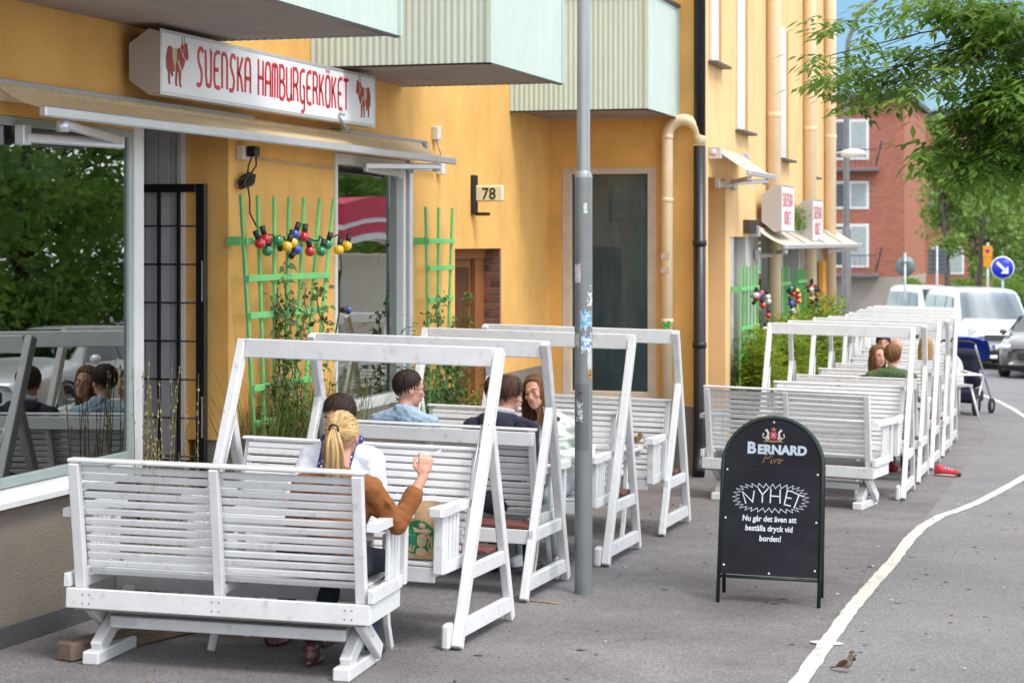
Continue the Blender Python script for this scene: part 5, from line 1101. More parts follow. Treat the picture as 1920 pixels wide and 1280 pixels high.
# ------------------------------------------------------------------ sparrows
def sparrow(label, m, cb, cw, s=1.0, alert=True):
    T = thing('sparrow', label, 'bird', m=m)
    Sx = Matrix.Scale(s, 4)
    hz = .098 if alert else .085
    body = [('e', (0, .0, .052), (.022, .036, .024), Euler((R(-32), 0, 0)).to_matrix()), ('e', (0, -.026, hz-.014), (.015, .017, .020)), ('e', (0, -.032, hz), (.0155, .018, .0155)), ('c', (0, .03, .036), .012, (0, .058, .026), .006)]
    bmesh_ = fuse(body, .0035, 3, 'body'); bmesh_.transform(Sx); part(T, 'body', bmesh_, cb)
    for sx in (-1, 1):
        wg = fuse([('e', (sx*.019, .012, .052), (.006, .036, .015), Euler((R(-28), 0, 0)).to_matrix()), ('c', (sx*.016, .034, .042), .006, (sx*.010, .058, .030), .003)], .003, 2, 'wing'); wg.transform(Sx); part(T, 'wing', wg, cw)
        lg = MB().tube([(sx*.010, .004, .03), (sx*.011, -.002, .016), (sx*.011, .003, .002)], .0016, 5)
        for a in (-25, 0, 25): lg.tube([(sx*.011, .003, .002), (sx*.011+.012*math.sin(R(a)), .003-.014*math.cos(R(a)), .001)], .0011, 4)
        me = lg.mesh('leg'); me.transform(Sx); part(T, 'leg', me, mat('bird_leg', (.30, .14, .09), .6))
        ey = MB().ball((sx*.0135, -.041, hz+.003), .003, 8, 6).mesh('eye'); ey.transform(Sx); part(T, 'eye', ey, eyem)
    tl = MB(); 
    for a in (-7, 0, 7): tl.box(-.005, .005, 0, .055, -.001, .001, 0, Matrix.Translation((0, .045, .029+.0005*a)) @ Matrix.Rotation(R(-16), 4, 'X') @ Matrix.Rotation(R(a), 4, 'Z'))
    me = tl.mesh('tail'); me.transform(Sx); part(T, 'tail', me, cw)
    bk = MB().tube([(0, -.046, hz), (0, -.060, hz-.002)], [.005, .0008], 6).mesh('beak'); bk.transform(Sx); part(T, 'beak', bk, blackm)
    cpm = fuse([('e', (0, -.030, hz+.008), (.0135, .0165, .0105))], .003, 2, 'crown'); cpm.transform(Sx); part(T, 'crown', cpm, cw)
    bib = fuse([('e', (0, -.043, hz-.018), (.009, .007, .014))], .003, 2, 'bib'); bib.transform(Sx)
    if alert: part(T, 'bib', bib, blackm)
    return T
spb = mat('sparrow_grey', (.25, .20, .155), .9, .25, 60); spw = mat('sparrow_brown', (.095, .055, .03), .9, .5, 90); spf = mat('sparrow_buff', (.28, .18, .10), .9, .3, 70); spfw = mat('sparrow_tawny', (.17, .10, .05), .9, .45, 90)
sparrow('grey and brown sparrow standing on the asphalt beside the white line', gmat(-1.27, 10.36, R(62)), spb, spw, 1.06)
sparrow('tawny sparrow perched on the end of the white table', gmat(-3.44, 14.88, R(70), .718), spf, spfw, 1.12, False)
# ------------------------------------------------------------------ timber sleeper, stick, litter
TB = solo('timber_sleeper', MB().box(-.055, .055, -.7, .7, 0, .10, .012), mat('old_timber', (.15, .105, .075), .9, .3, 6, .004, 30, stretch=(6, .5, 6)), 'weathered brown timber sleeper on the ground behind the nearest bench', 'timber'); TB.matrix_world = gmat(-4.93, 9.69, R(-12))
sk = solo('twig', MB().tube([(-.1, 0, .006), (.0, .004, .008), (.09, 0, .005)], .005, 5), mat('dry_stick', (.42, .27, .13), .8), 'thin dry stick on the asphalt beside the lamp post', 'stick'); sk.matrix_world = gmat(-3.30, 11.79, R(-3))
rl = random.Random(77); lm = [mat('litter_pale', (.62, .58, .52), .8), mat('litter_leaf', (.20, .13, .05), .8), mat('litter_dark', (.05, .035, .025), .8)]
q = [MB(), MB(), MB()]
for i in range(170):
    x, y = rl.uniform(-5.2, -.6), rl.uniform(8.4, 20); p = gpt(x, y, .008); k = rl.choice((0, 1, 1, 2, 2)); l = rl.uniform(.008, .028); a = rl.uniform(0, 6.28)
    q[k].box(-l/2, l/2, -l*.2, l*.2, 0, .004, 0, Matrix.Translation(p) @ Matrix.Rotation(a, 4, 'Z'))
for k, nm in enumerate(('scattered pale crumbs and cigarette ends on the asphalt', 'scattered small dry leaves on the asphalt', 'scattered dark specks of grit on the asphalt')): solo('ground_litter', q[k], lm[k], nm, None, kind='stuff')
# ------------------------------------------------------------------ vehicles
def carpaint(n, c): return mat(n, c, .28, .03, 3, coat=.8, metal=.2)
tyre = mat('tyre', (.02, .02, .02), .85); rimm = mat('alloy', (.45, .45, .47), .3, metal=.8); cglass = glassmat('car_glass', (.06, .07, .075), .02); plas = mat('black_plastic', (.025, .025, .028), .6); lampg = mat('headlamp', (.65, .68, .7), .1, .2, 30, coat=1.0)
def wheel(par, x, y, r, wd, s):
    m = rframe((x, y, r), (0, 1, 0), (0, 0, 1))
    W = part(par, 'wheel', MB().lathe([(r*.62, -wd/2), (r*.93, -wd/2), (r, -wd*.32), (r, wd*.32), (r*.93, wd/2), (r*.62, wd/2)], 24, m), tyre)
    q = MB().lathe([(r*.63, s*wd*.42), (r*.60, s*wd*.30), (r*.12, s*wd*.38), (0.001, s*wd*.40)], 20, m)
    part(W, 'rim', q, rimm)
    q = MB()
    for k in range(5):
        a = k*1.2566; q.bar(m @ Vector((r*.1*math.cos(a), r*.1*math.sin(a), s*wd*.43)), m @ Vector((r*.58*math.cos(a), r*.58*math.sin(a), s*wd*.40)), .05, .02, up=(1, 0, 0))
    part(W, 'spokes', q, rimm)
def body_loft(secs, sub=2):
    """secs: list of (y, [(halfwidth, z) ... bottom to top]) -> smooth closed body"""
    n = len(secs[0][1]); q = MB(); vs = []
    for y, pr in secs:
        vs += [(-a, y, z) for a, z in pr]+[(a, y, z) for a, z in reversed(pr)]
    M_ = 2*n; fs = [(i*M_+j, i*M_+(j+1) % M_, (i+1)*M_+(j+1) % M_, (i+1)*M_+j) for i in range(len(secs)-1) for j in range(M_)]
    fs += [tuple(range(M_)), tuple(reversed([(len(secs)-1)*M_+j for j in range(M_)]))]
    q.add(vs, fs, True); return q
def finish(mb, lv=2, crease=None):
    me = mb.mesh('b'); o = bpy.data.objects.new('t', me); col.objects.link(o); s = o.modifiers.new('s', 'SUBSURF'); s.levels = lv; bpy.context.view_layer.update()
    m2 = bpy.data.meshes.new_from_object(o.evaluated_get(bpy.context.evaluated_depsgraph_get())); bpy.data.objects.remove(o); m2.polygons.foreach_set('use_smooth', [True]*len(m2.polygons)); m2.materials.clear(); return m2
def van(label, m, paint):
    T = thing('parked_van', label, 'van', m=m)       # nose towards -y
    L_ = 4.9; w_ = .95
    def sec(y, wl, zb, zw, zt, wt): return (y, [(wl*.96, zb), (wl, zb+.06), (wl, zw-.1), (wl*.985, zw), (wt+.04, zt-.10), (wt, zt-.02), (wt*.8, zt), (wt*.3, zt+.01)])
    S_ = [sec(-2.45, .72, .28, .72, .80, .60), sec(-2.40, .88, .24, .80, .92, .70), sec(-2.05, .94, .22, .98, 1.08, .78), sec(-1.55, w_, .22, 1.06, 1.20, .80), sec(-1.50, w_, .22, 1.06, 1.24, .80), sec(-.80, w_, .22, 1.08, 1.82, .76), sec(-.60, w_, .22, 1.08, 1.93, .75), sec(.6, w_, .22, 1.08, 1.97, .77), sec(2.2, w_, .22, 1.08, 1.95, .76), sec(2.38, w_*.97, .25, 1.08, 1.88, .74), sec(2.42, w_*.93, .3, 1.05, 1.80, .7)]
    part(T, 'body', finish(body_loft(S_), 2), paint)
    def side(ya, yb, za, zb, s, inset=0):
        def xx(z): return s*(w_*.985+(.80-w_*.985)*max(0, (z-1.08))/(1.87-1.08)+.012)
        return MB().add([(xx(za), ya, za), (xx(za), yb, za), (xx(zb), yb-.0, zb), (xx(zb), ya+inset, zb)], [(0, 1, 2, 3)] if s > 0 else [(3, 2, 1, 0)])
    for s in (-1, 1):
        part(T, 'side_window', side(-1.12, -.22, 1.12, 1.72, s, .42), cglass); part(T, 'side_window', side(-.12, 1.0, 1.12, 1.74, s), cglass); part(T, 'side_window', side(1.1, 2.2, 1.12, 1.74, s), cglass)
        mi = part(T, 'wing_mirror', MB().ball((s*1.10, -1.15, 1.16), (.10, .07, .14), 12, 8), paint); part(mi, 'indicator', MB().ball((s*1.13, -1.215, 1.12), (.05, .02, .03), 8, 6), mat('amber', (.8, .3, .02), .3))
        part(T, 'headlight', MB().prism([(s*.48, .78), (s*.80, .80), (s*.86, .98), (s*.60, .92)], 0, .05, rframe((0, -2.34, 0), (1, 0, 0), (0, 0, 1))), lampg)
        for y in (-1.55, 1.6): wheel(T, s*.86, y, .335, .22, s)
        part(T, 'wheel_arch', MB().tube([(s*.955, -1.55+.40*math.cos(a), .335+.40*math.sin(a)) for a in [i*.3142 for i in range(11)]], .02, 6), plas)
    part(T, 'windscreen', MB().add([p for i in range(9) for p in ((-.80+.2*i, -1.70+.10*((i-4)/4)**2, 1.16), (-.69+.1725*i, -.87+.07*((i-4)/4)**2, 1.865-.03*((i-4)/4)**2))], [(2*i, 2*i+2, 2*i+3, 2*i+1) for i in range(8)], True), glassmat('screen_glass', (.28, .32, .36), .18))
    part(T, 'windscreen_seal', MB().tube([(-.82, -1.61, 1.145), (0, -1.71, 1.155), (.82, -1.61, 1.145)], .02, 6), plas)
    part(T, 'grille', MB().box(-.44, .44, -2.485, -2.43, .70, .84, .02), plas)
    for k in range(3): part(T, 'grille_bar', MB().box(-.42, .42, -2.50, -2.486, .72+.042*k, .738+.042*k), rimm)
    part(T, 'lower_intake', MB().box(-.6, .6, -2.47, -2.43, .36, .46, .015), plas)
    pl_ = part(T, 'number_plate', MB().box(-.26, .26, -2.50, -2.472, .50, .61, .004), signw); part(pl_, 'plate_band', MB().box(-.26, -.21, -2.503, -2.501, .505, .605), mat('plate_blue', (.01, .05, .5), .4))
    part(T, 'underside', MB().box(-.85, .85, -2.2, 2.3, .18, .26), plas)
    return T
vwhite = carpaint('van_white', (.74, .75, .77)); van('white van parked nose first beside the road beyond the seats', gmat(-2.95, 50.6, R(17)), vwhite)
van('second white van half hidden behind the first one', gmat(-4.9, 62, R(22)), vwhite)
def car(label, m, paint, name='parked_car'):
    T = thing(name, label, 'car', m=m)
    def sec(y, wl, zb, zw, zt, wt): return (y, [(wl*.95, zb), (wl, zb+.08), (wl, zw-.12), (wl*.97, zw), (wt+.05, zt-.08), (wt, zt-.015), (wt*.8, zt), (wt*.3, zt+.008)])
    S_ = [sec(-2.25, .62, .3, .60, .66, .5), sec(-2.20, .80, .24, .68, .74, .62), sec(-1.85, .88, .2, .80, .86, .70), sec(-1.1, .90, .2, .90, .97, .74), sec(-.95, .90, .2, .92, 1.0, .74), sec(-.25, .90, .2, .93, 1.37, .62), sec(.1, .90, .2, .93, 1.44, .60), sec(.8, .90, .2, .93, 1.44, .60), sec(1.3, .90, .22, .94, 1.34, .62), sec(1.85, .87, .25, .94, 1.04, .68), sec(2.2, .80, .3, .90, .97, .64), sec(2.28, .72, .36, .82, .88, .6)]
    part(T, 'body', finish(body_loft(S_), 2), paint)
    for s in (-1, 1):
        def xx(z): return s*(.885+(.645-.885)*max(0, (z-.93))/(1.40-.93)+.012)
        for ya, yb, ya2, yb2 in ((-.85, .18, -.30, .18), (.26, 1.25, .26, .95)):
            part(T, 'side_window', MB().add([(xx(.96), ya, .96), (xx(.96), yb, .96), (xx(1.34), yb2, 1.34), (xx(1.34), ya2, 1.34)], [(0, 1, 2, 3)] if s > 0 else [(3, 2, 1, 0)]), cglass)
        part(T, 'wing_mirror', MB().ball((s*.98, -.72, .98), (.09, .06, .07), 10, 8), paint)
        for y in (-.02, .98): part(T, 'door_handle', MB().box(s*.89, s*.915, y, y+.16, .80, .825, .005), rimm)
        part(T, 'headlight', MB().ball((s*.68, -2.12, .68), (.16, .12, .07), 12, 8), lampg)
        for y in (-1.38, 1.35): wheel(T, s*.82, y, .32, .2, s)
        part(T, 'wheel_arch', MB().tube([(s*.905, -1.38+.37*math.cos(a), .32+.37*math.sin(a)) for a in [i*.3142 for i in range(11)]], .018, 6), plas)
    part(T, 'windscreen', MB().add([(-.74, -1.02, .99), (.74, -1.02, .99), (.58, -.22, 1.40), (-.58, -.22, 1.40)], [(0, 1, 2, 3)]), cglass); part(T, 'rear_window', MB().add([(.62, 1.92, 1.02), (-.62, 1.92, 1.02), (-.55, 1.3, 1.36), (.55, 1.3, 1.36)], [(0, 1, 2, 3)]), cglass)
    part(T, 'grille', MB().box(-.4, .4, -2.27, -2.2, .42, .58, .02), plas); part(T, 'underside', MB().box(-.8, .8, -2.0, 2.0, .16, .24), plas)
    return T
car('dark grey saloon car cut off by the right edge of the picture', gmat(-1.06, 46.2, R(-7)), carpaint('car_grey', (.10, .09, .095)))
# cars and trees on the other side of the street, seen mirrored in the shop windows
car('silver car mirrored in the big left shop window', gmat(3.5, 26.0, R(0)), carpaint('car_silver', (.74, .76, .80)))
KI = thing('kiosk', 'kiosk with a red and white curved canopy mirrored in the second shop window', 'kiosk', (5.2, 39.7, gz(5.2, 39.7)))
part(KI, 'body', MB().box(-1.1, 1.1, -1.9, 1.9, 0, 2.75, .03), mat('kiosk_cream', (.62, .56, .46), .7, .1, 2, stretch=(1, 9, 1))); part(KI, 'hatch', MB().box(-1.13, -1.101, -1.7, -.9, 1.0, 2.4), plas)
krd = mat('kiosk_red', (.62, .03, .09), .6, .15, 4)
def kprof(z0, z1, r_): return [(y, z0+(z1-z0)*math.cos(y/2.15*1.2)) for y in [-2.1+.3*i for i in range(15)]]
for k_, (z0, z1, m_) in enumerate(((2.85, 3.0, signw), (3.0, 3.22, krd), (3.22, 3.32, signw), (3.32, 3.75, krd))):
    q = MB(); lo = [(y, z0+.22*math.cos(y/2.1*1.4)) for y in [-2.1+.3*i for i in range(15)]]; hi = [(y, z1+.22*math.cos(y/2.1*1.4)) for y in [2.1-.3*i for i in range(15)]]
    q.prism(lo+hi, 1.12, 1.62+.02*k_, rframe((0, 0, 0), (0, -1, 0), (0, 0, 1))); part(KI, 'canopy_band', q, m_)
# ------------------------------------------------------------------ pushchair and high chair
PC = thing('pushchair', 'dark blue pushchair with a hooded canopy parked beside the distant row', 'pushchair', m=gmat(-2.05, 31.8, R(165)) @ Matrix.Scale(1.1, 4))
blu = mat('pushchair_cobalt', (.008, .045, .36), .75, .15, 8, .003, 20); navyd = mat('pushchair_navy', (.01, .012, .035), .8, .2, 10)
q = MB(); vs = []
for i in range(9):
    a = R(-10+i*15); 
    for j in range(7): b = R(-78+26*j); vs.append((.26*math.sin(b)/math.sin(R(78)), -.05-.30*math.cos(a)*(.75+.25*math.cos(b)), .82+.28*math.sin(a)*(.8+.2*math.cos(b))))
q.add(vs, [(i*7+j, i*7+j+1, (i+1)*7+j+1, (i+1)*7+j) for i in range(8) for j in range(6)], True); part(PC, 'canopy', q, blu)
part(PC, 'seat', fuse([('c', (-.14, .06, .50), .10, (.14, .06, .50), .10), ('c', (-.15, .12, .85), .09, (.15, .12, .85), .09), ('c', (-.15, .1, .55), .09, (-.15, .12, .85), .08), ('c', (.15, .1, .55), .09, (.15, .12, .85), .08), ('e', (0, .1, .7), (.2, .08, .2)), ('e', (0, -.18, .45), (.18, .2, .1))], .02, 3, 'seat'), navyd)
part(PC, 'basket', MB().box(-.22, .22, -.18, .28, .16, .36, .04), navyd)
for s in (-1, 1):
    part(PC, 'frame_tube', MB().tube([(s*.26, .40, 1.0), (s*.27, .30, .86), (s*.27, -.34, .20)], .014, 8), alu); part(PC, 'frame_tube', MB().tube([(s*.27, .02, .56), (s*.27, .30, .16)], .014, 8), alu)
    for y, r_ in ((-.36, .11), (.32, .15)):
        m_ = rframe((s*.27, y, r_), (0, 1, 0), (0, 0, 1)); W_ = part(PC, 'wheel', MB().lathe([(r_*.7, -.022), (r_, -.018), (r_, .018), (r_*.7, .022)], 20, m_), tyre); part(W_, 'rim', MB().lathe([(r_*.72, .005), (r_*.2, .018), (.001, .018)], 16, m_), rimm); part(W_, 'rim', MB().lathe([(r_*.72, -.005), (r_*.2, -.018), (.001, -.018)], 16, m_), rimm)
part(PC, 'handlebar', MB().tube([(-.26, .40, 1.0), (-.2, .44, 1.04), (.2, .44, 1.04), (.26, .40, 1.0)], .018, 8), blackm)
HC = thing('high_chair', 'white plastic high chair with a rounded back beside the pushchair', 'chair', m=gmat(-2.12, 30.6, R(35)))
whp = mat('white_plastic', (.78, .78, .76), .35, .02)
q = MB(); vs = []
for i in range(7):
    z = .50+.42*i/6; wv = .21*(1 if i < 4 else math.sqrt(max(.05, 1-((i-3.5)/3)**2)))
    for j in range(7): b = R(-60+20*j); vs.append((wv*math.sin(b)/math.sin(R(60)), .22-.10*(1-math.cos(b))*2+.05*i/6, z))
q.add(vs, [(i*7+j, i*7+j+1, (i+1)*7+j+1, (i+1)*7+j) for i in range(6) for j in range(6)], True); ob = part(HC, 'backrest', q, whp); sm = ob.modifiers.new('s', 'SOLIDIFY'); sm.thickness = .02
part(HC, 'seat', MB().box(-.20, .20, -.18, .22, .48, .52, .015), whp); part(HC, 'tray', MB().box(-.24, .24, -.38, -.16, .66, .685, .01), whp)
for s in (-1, 1):
    part(HC, 'leg', MB().tube([(s*.17, .18, .49), (s*.25, .30, 0)], .018, 8), whp); part(HC, 'leg', MB().tube([(s*.17, -.15, .49), (s*.25, -.28, 0)], .018, 8), whp); part(HC, 'armrest', MB().tube([(s*.2, .2, .72), (s*.22, -.1, .68), (s*.22, -.28, .67)], .018, 8), whp)
# ------------------------------------------------------------------ road signs
def roadsign(label, x, y, h, kind):
    zg = gz(x, y); S_ = thing('road_sign', label, 'road sign', (x, y, zg)); part(S_, 'pole', MB().tube([(0, 0, 0), (0, 0, h)], .035, 10), mat('sign_pole', (.42, .44, .46), .4, metal=.5)); return S_, h
yaw_m = Matrix.Rotation(R(8), 4, 'Z')
def disc(r, y, n=28): return MB().lathe([(.0005, y), (r, y), (r, y+.006), (.0005, y+.006)], n, rframe((0, 0, 0), (1, 0, 0), (0, 0, 1)))
S_, h = roadsign('round blue keep right sign with a white arrow', -2.546, 55, 2.75, 'b'); zc = 1.328-gz(-2.546, 55)
def sd_(mb): return mb
part(S_, 'sign_rim', disc(.315, .045), signw, m=Matrix.Translation((0, 0, zc))); part(S_, 'sign_disc', disc(.285, .052), mat('traffic_blue', (.004, .035, .62), .4), m=Matrix.Translation((0, 0, zc)))
q = MB(); mm = rframe((0, -.062, 0), (1, 0, 0), (0, 0, 1)); ribbon(q, [(-.15, .15), (.06, -.06)], .075, 0, .004, m=mm); q.prism([(.16, -.16), (.15, .05), (-.05, -.15)], 0, .004, mm); part(S_, 'arrow', q, signw, m=Matrix.Translation((0, 0, zc)))
S_, h = roadsign('yellow parking sign on a thin pole left of the blue arrow sign', -3.047, 57, 3.2, 'y'); zc = 1.6-gz(-3.047, 57); yel = mat('traffic_yellow', (.75, .30, .01), .4)
part(S_, 'sign_plate', MB().box(-.13, .13, -.05, -.042, .0, .32, .02), yel, m=Matrix.Translation((0, 0, zc))); part(S_, 'lower_plate', MB().box(-.12, .12, -.05, -.042, -.28, -.01, .02), yel, m=Matrix.Translation((0, 0, zc)))
part(S_, 'prohibition_ring', MB().lathe([(.001, 0), (.055, 0), (.055, .004), (.001, .004)], 18, rframe((0, -.052, .18), (1, 0, 0), (0, 0, 1))), mat('traffic_red', (.5, .02, .02), .4), m=Matrix.Translation((0, 0, zc))); part(S_, 'prohibition_centre', MB().lathe([(.001, 0), (.036, 0), (.036, .003), (.001, .003)], 18, rframe((0, -.057, .18), (1, 0, 0), (0, 0, 1))), mat('traffic_blue', (.004, .035, .62), .4), m=Matrix.Translation((0, 0, zc)))
gb = mat('sign_back_grey', (.18, .24, .25), .5, .1, 5, metal=.2)
S_, h = roadsign('grey back of a round road sign in front of the brick corner', -5.243, 56, 2.85, 'r'); zc = 1.349-gz(-5.243, 56)
part(S_, 'sign_disc', disc(.28, -.06), gb, m=Matrix.Translation((0, 0, zc))); part(S_, 'clamp', MB().box(-.16, .16, -.04, .03, .10, .13), gb, m=Matrix.Translation((0, 0, zc)))
S_, h = roadsign('grey ribbed back of a rectangular road sign before the birch trees', -4.522, 58, 3.1, 'q'); zc = 1.466-gz(-4.522, 58); gb2 = mat('sign_back_dark', (.10, .13, .13), .5, .1, 5)
part(S_, 'sign_plate', MB().box(-.26, .26, .04, .05, -.36, .36, .005), gb2, m=Matrix.Translation((0, 0, zc)))
for k in range(6): part(S_, 'rib', MB().box(-.25, .25, .02, .039, -.33+k*.125, -.30+k*.125, .003), gb2, m=Matrix.Translation((0, 0, zc)))
# ------------------------------------------------------------------ brick buildings
bk = bpy.data.materials.new('brick_wall'); bk.use_nodes = True; N = bk.node_tree.nodes; K = bk.node_tree.links.new
g_ = N.new('ShaderNodeNewGeometry'); mpn = N.new('ShaderNodeMapping'); mpn.inputs['Rotation'].default_value = (R(-90), 0, 0); K(g_.outputs['Position'], mpn.inputs['Vector'])
bt = N.new('ShaderNodeTexBrick'); bt.inputs['Color1'].default_value = (.42, .10, .05, 1); bt.inputs['Color2'].default_value = (.27, .058, .033, 1); bt.inputs['Mortar'].default_value = (.38, .24, .19, 1); bt.inputs['Scale'].default_value = 1; bt.inputs['Brick Width'].default_value = .26; bt.inputs['Row Height'].default_value = .085; bt.inputs['Mortar Size'].default_value = .012
sx = N.new('ShaderNodeSeparateXYZ'); K(g_.outputs['Position'], sx.inputs[0]); cb = N.new('ShaderNodeCombineXYZ'); ad = N.new('ShaderNodeMath'); K(sx.outputs['X'], ad.inputs[0]); K(sx.outputs['Y'], ad.inputs[1]); K(ad.outputs[0], cb.inputs['X']); K(sx.outputs['Z'], cb.inputs['Y']); K(cb.outputs[0], bt.inputs['Vector'])
K(bt.outputs['Color'], N['Principled BSDF'].inputs['Base Color']); N['Principled BSDF'].inputs['Roughness'].default_value = .9
conc = mat('pale_plinth', (.36, .31, .28), .9, .1, 1.5, world=True); rf = mat('dark_roof', (.05, .05, .055), .6); winw = mat('window_white', (.74, .74, .74), .5); pane = mat('distant_pane', (.07, .09, .10), .15, .3, 1.2, world=True)
curt = mat('net_curtain', (.36, .41, .42), .8, .1, 5)
def bwin(par, cx_, yf, z0, w_, h_, mull, door=False):
    W = part(par, 'window', MB().box(cx_-w_/2, cx_+w_/2, yf-.04, yf+.02, z0, z0+h_), winw, world=True)
    n = mull+1; e = .13
    for k in range(n):
        a = cx_-w_/2+e+(w_-e)/n*k; part(W, 'pane', MB().box(a, a+(w_-e)/n-e, yf-.052, yf-.041, z0+e, z0+h_-e), curt if k % 2 else pane)
    return W
zb0 = gz(-12, 98)-1
BB = thing('brick_building', 'red brick apartment house with white windows and two small balconies', 'building', (-15, 102, zb0))
part(BB, 'wall', MB().box(-25, -9.2, 98, 110, .30, 9.0), bk, world=True); part(BB, 'plinth', MB().box(-25, -9.17, 97.96, 110, zb0, .30), conc, world=True)
part(BB, 'roof', MB().box(-25.4, -8.95, 97.6, 110.5, 9.0, 9.3, .03), rf, world=True)
for z0, h_, x0 in ((6.05, 2.0, -11.85), (3.62, 1.38, -11.85), (.75, 2.15, -11.85)):
    bwin(BB, x0, 98, z0, 1.85, h_, 1)
    bwin(BB, x0-4.2, 98, z0, 1.85, h_, 1); bwin(BB, x0-8.4, 98, z0, 1.85, h_, 1)
for z0 in (5.62, .45):
    bl = part(BB, 'balcony', MB().box(-13.6, -10.4, 97.1, 97.98, z0-.16, z0, .02), mat('balcony_slab', (.16, .15, .17), .7), world=True)
    for k in range(13): part(bl, 'baluster', MB().tube([(-13.5+k*.25, 97.15, z0), (-13.5+k*.25, 97.15, z0+.9)], .012, 4), rf)
    part(bl, 'rail', MB().tube([(-13.55, 97.15, z0+.9), (-10.45, 97.15, z0+.9)], .025, 6), rf)
    for s in (-13.45, -10.5): part(bl, 'flower_box_arm', MB().bar((s, 97.15, z0+.1), (s+.5*(1 if s > -12 else -1)*0.6, 97.1, z0+1.3), .08, .08), rf)
B2 = thing('brick_building', 'long red brick house behind the birch trees and hedge', 'building', (4, 132, zb0-.8))
part(B2, 'wall', MB().box(-12.5, 40, 128, 140, zb0-.8, 9.9), bk, world=True); part(B2, 'roof', MB().box(-12.8, 40, 127.6, 141, 9.9, 10.3, .03), rf, world=True)
for i in range(9):
    for z0 in (-.05, 3.4, 6.6): bwin(B2, -9.3+i*4.3, 128, z0, 2.0, 1.75, 1)
# ------------------------------------------------------------------ trees
bark = mat('bark_dark', (.055, .042, .032), .9, .3, 6, .02, 12); birchb = mat('birch_bark', (.10, .085, .07), .9, .4, 4, .01, 14)
ash1 = leafmat('ash_leaf', (.18, .32, .05), (.11, .22, .032), .5); ash2 = leafmat('ash_leaf_light', (.24, .38, .055), (.15, .27, .035), .5)
bir1 = leafmat('birch_leaf', (.19, .30, .055), (.12, .21, .038), .45); bir2 = leafmat('birch_leaf_light', (.30, .42, .10), (.19, .30, .055), .5)
def branch(q, pts, r0_, r1_, n=7): q.tube(pts, [r0_+(r1_-r0_)*i/(len(pts)-1) for i in range(len(pts))], n)
def curve(a, b, sagz, k=6, jit=.05, rr=random):
    a, b = Vector(a), Vector(b); return [a.lerp(b, i/k)+Vector((rr.uniform(-jit, jit) if 0 < i < k else 0, rr.uniform(-jit, jit) if 0 < i < k else 0, sagz*math.sin(math.pi*i/k))) for i in range(k+1)]
rt = random.Random(99)
AT = thing('ash_tree', 'leafy ash tree whose drooping branches fill the top right corner', 'tree', (2.2, 13.0, gz(2.2, 13)))
tq = MB(); base = Vector((2.2, 13.0, gz(2.2, 13)-.1)); top = Vector((2.0, 12.6, 4.6)); branch(tq, [base, (2.15, 13, 1.2), (2.1, 12.9, 2.6), top, (1.9, 12.4, 6.5), (1.8, 12.2, 8.5)], .2, .06, 12)
A_, B_ = MB(), MB(); leaves = [A_, B_]
def compound(p, d, l, n=4):     # pinnate leaf: leaflets in pairs along a drooping rachis
    p, d = Vector(p), Vector(d).normalized(); side = d.cross(Vector((0, 0, 1))); side = side.normalized() if side.length > .01 else Vector((1, 0, 0)); k = rt.random()
    q_ = A_ if k < .78 else B_
    for i in range(n):
        t = .3+.7*i/n; c = p+d*l*t+Vector((0, 0, -.12*l*t*t)); ll = l*.46*rt.uniform(.8, 1.1)
        for s in (-1, 1): leaf(q_, c, d*.55+side*s*.9+Vector((0, 0, rt.uniform(-.55, -.05))), (rt.uniform(-.3, .3), rt.uniform(-.3, .3), 1), ll, ll*.34, .12)
    leaf(q_, p+d*l, d+Vector((0, 0, -.35)), (0, 0, 1), l*.46, l*.15, .1)
# sprays: (x, y, z) centres of leafy twig masses with radii and number of leaves
SP = [((-1.50, 11.6, 3.14), (.13, .35, .22), 70), ((-1.44, 12.0, 2.98), (.14, .35, .12), 66), ((-1.13, 12.2, 3.16), (.18, .5, .09), 30), ((-1.20, 12.3, 3.0), (.2, .4, .06), 26), ((-1.08, 11.5, 2.88), (.15, .35, .05), 34), ((-.92, 12.4, 3.12), (.12, .4, .11), 34),
      ((-1.05, 12.0, 3.47), (.38, .6, .05), 90), ((-.80, 12.1, 3.40), (.22, .6, .09), 90), ((-.60, 12.0, 3.30), (.20, .7, .20), 260), ((-.42, 12.2, 3.12), (.16, .7, .28), 260), ((-.55, 11.8, 2.90), (.18, .5, .14), 190), ((-.78, 12.2, 2.86), (.10, .35, .09), 44), ((-.55, 12.3, 2.66), (.16, .4, .12), 150), ((-.86, 11.9, 2.56), (.11, .3, .08), 60), ((-.66, 11.9, 2.44), (.13, .3, .12), 120), ((-.46, 12.1, 2.56), (.11, .4, .15), 110), ((-.35, 12.0, 2.84), (.12, .5, .2), 130), ((-.74, 12.2, 2.70), (.10, .3, .09), 60)]
hub = [Vector((.35, 12.2, 3.95)), Vector((.25, 11.9, 3.30)), Vector((.2, 12.3, 4.3))]
for h_ in hub: branch(tq, curve(top if h_.z > 3.5 else (2.1, 12.9, 3.0), h_, .25, 5, .05, rt), .07, .022, 8)
for c, r_, n_ in SP:
    c = Vector(c); h_ = min(hub, key=lambda v: (v-c).length); pts = curve(h_, c, .10, 7, .035, rt); branch(tq, pts, .009, .003, 6)
    for k in range(max(3, n_//13)):
        e = c+Vector((rt.uniform(-1, 1)*r_[0], rt.uniform(-1, 1)*r_[1], rt.uniform(-1, 1)*r_[2])); tw = curve(pts[rt.choice((5, 6, 7))], e, .02, 3, .01, rt); branch(tq, tw, .003, .0015, 4)
        for j in range(11):
            u = tw[rt.choice((1, 2, 2, 3, 3))]; p = u+Vector((rt.uniform(-.05, .05), rt.uniform(-.07, .07), rt.uniform(-.05, .05))); d = rdir(rt); d.z = d.z*.35-.25; d.x -= .35; compound(p, d, rt.uniform(.15, .24), 3)
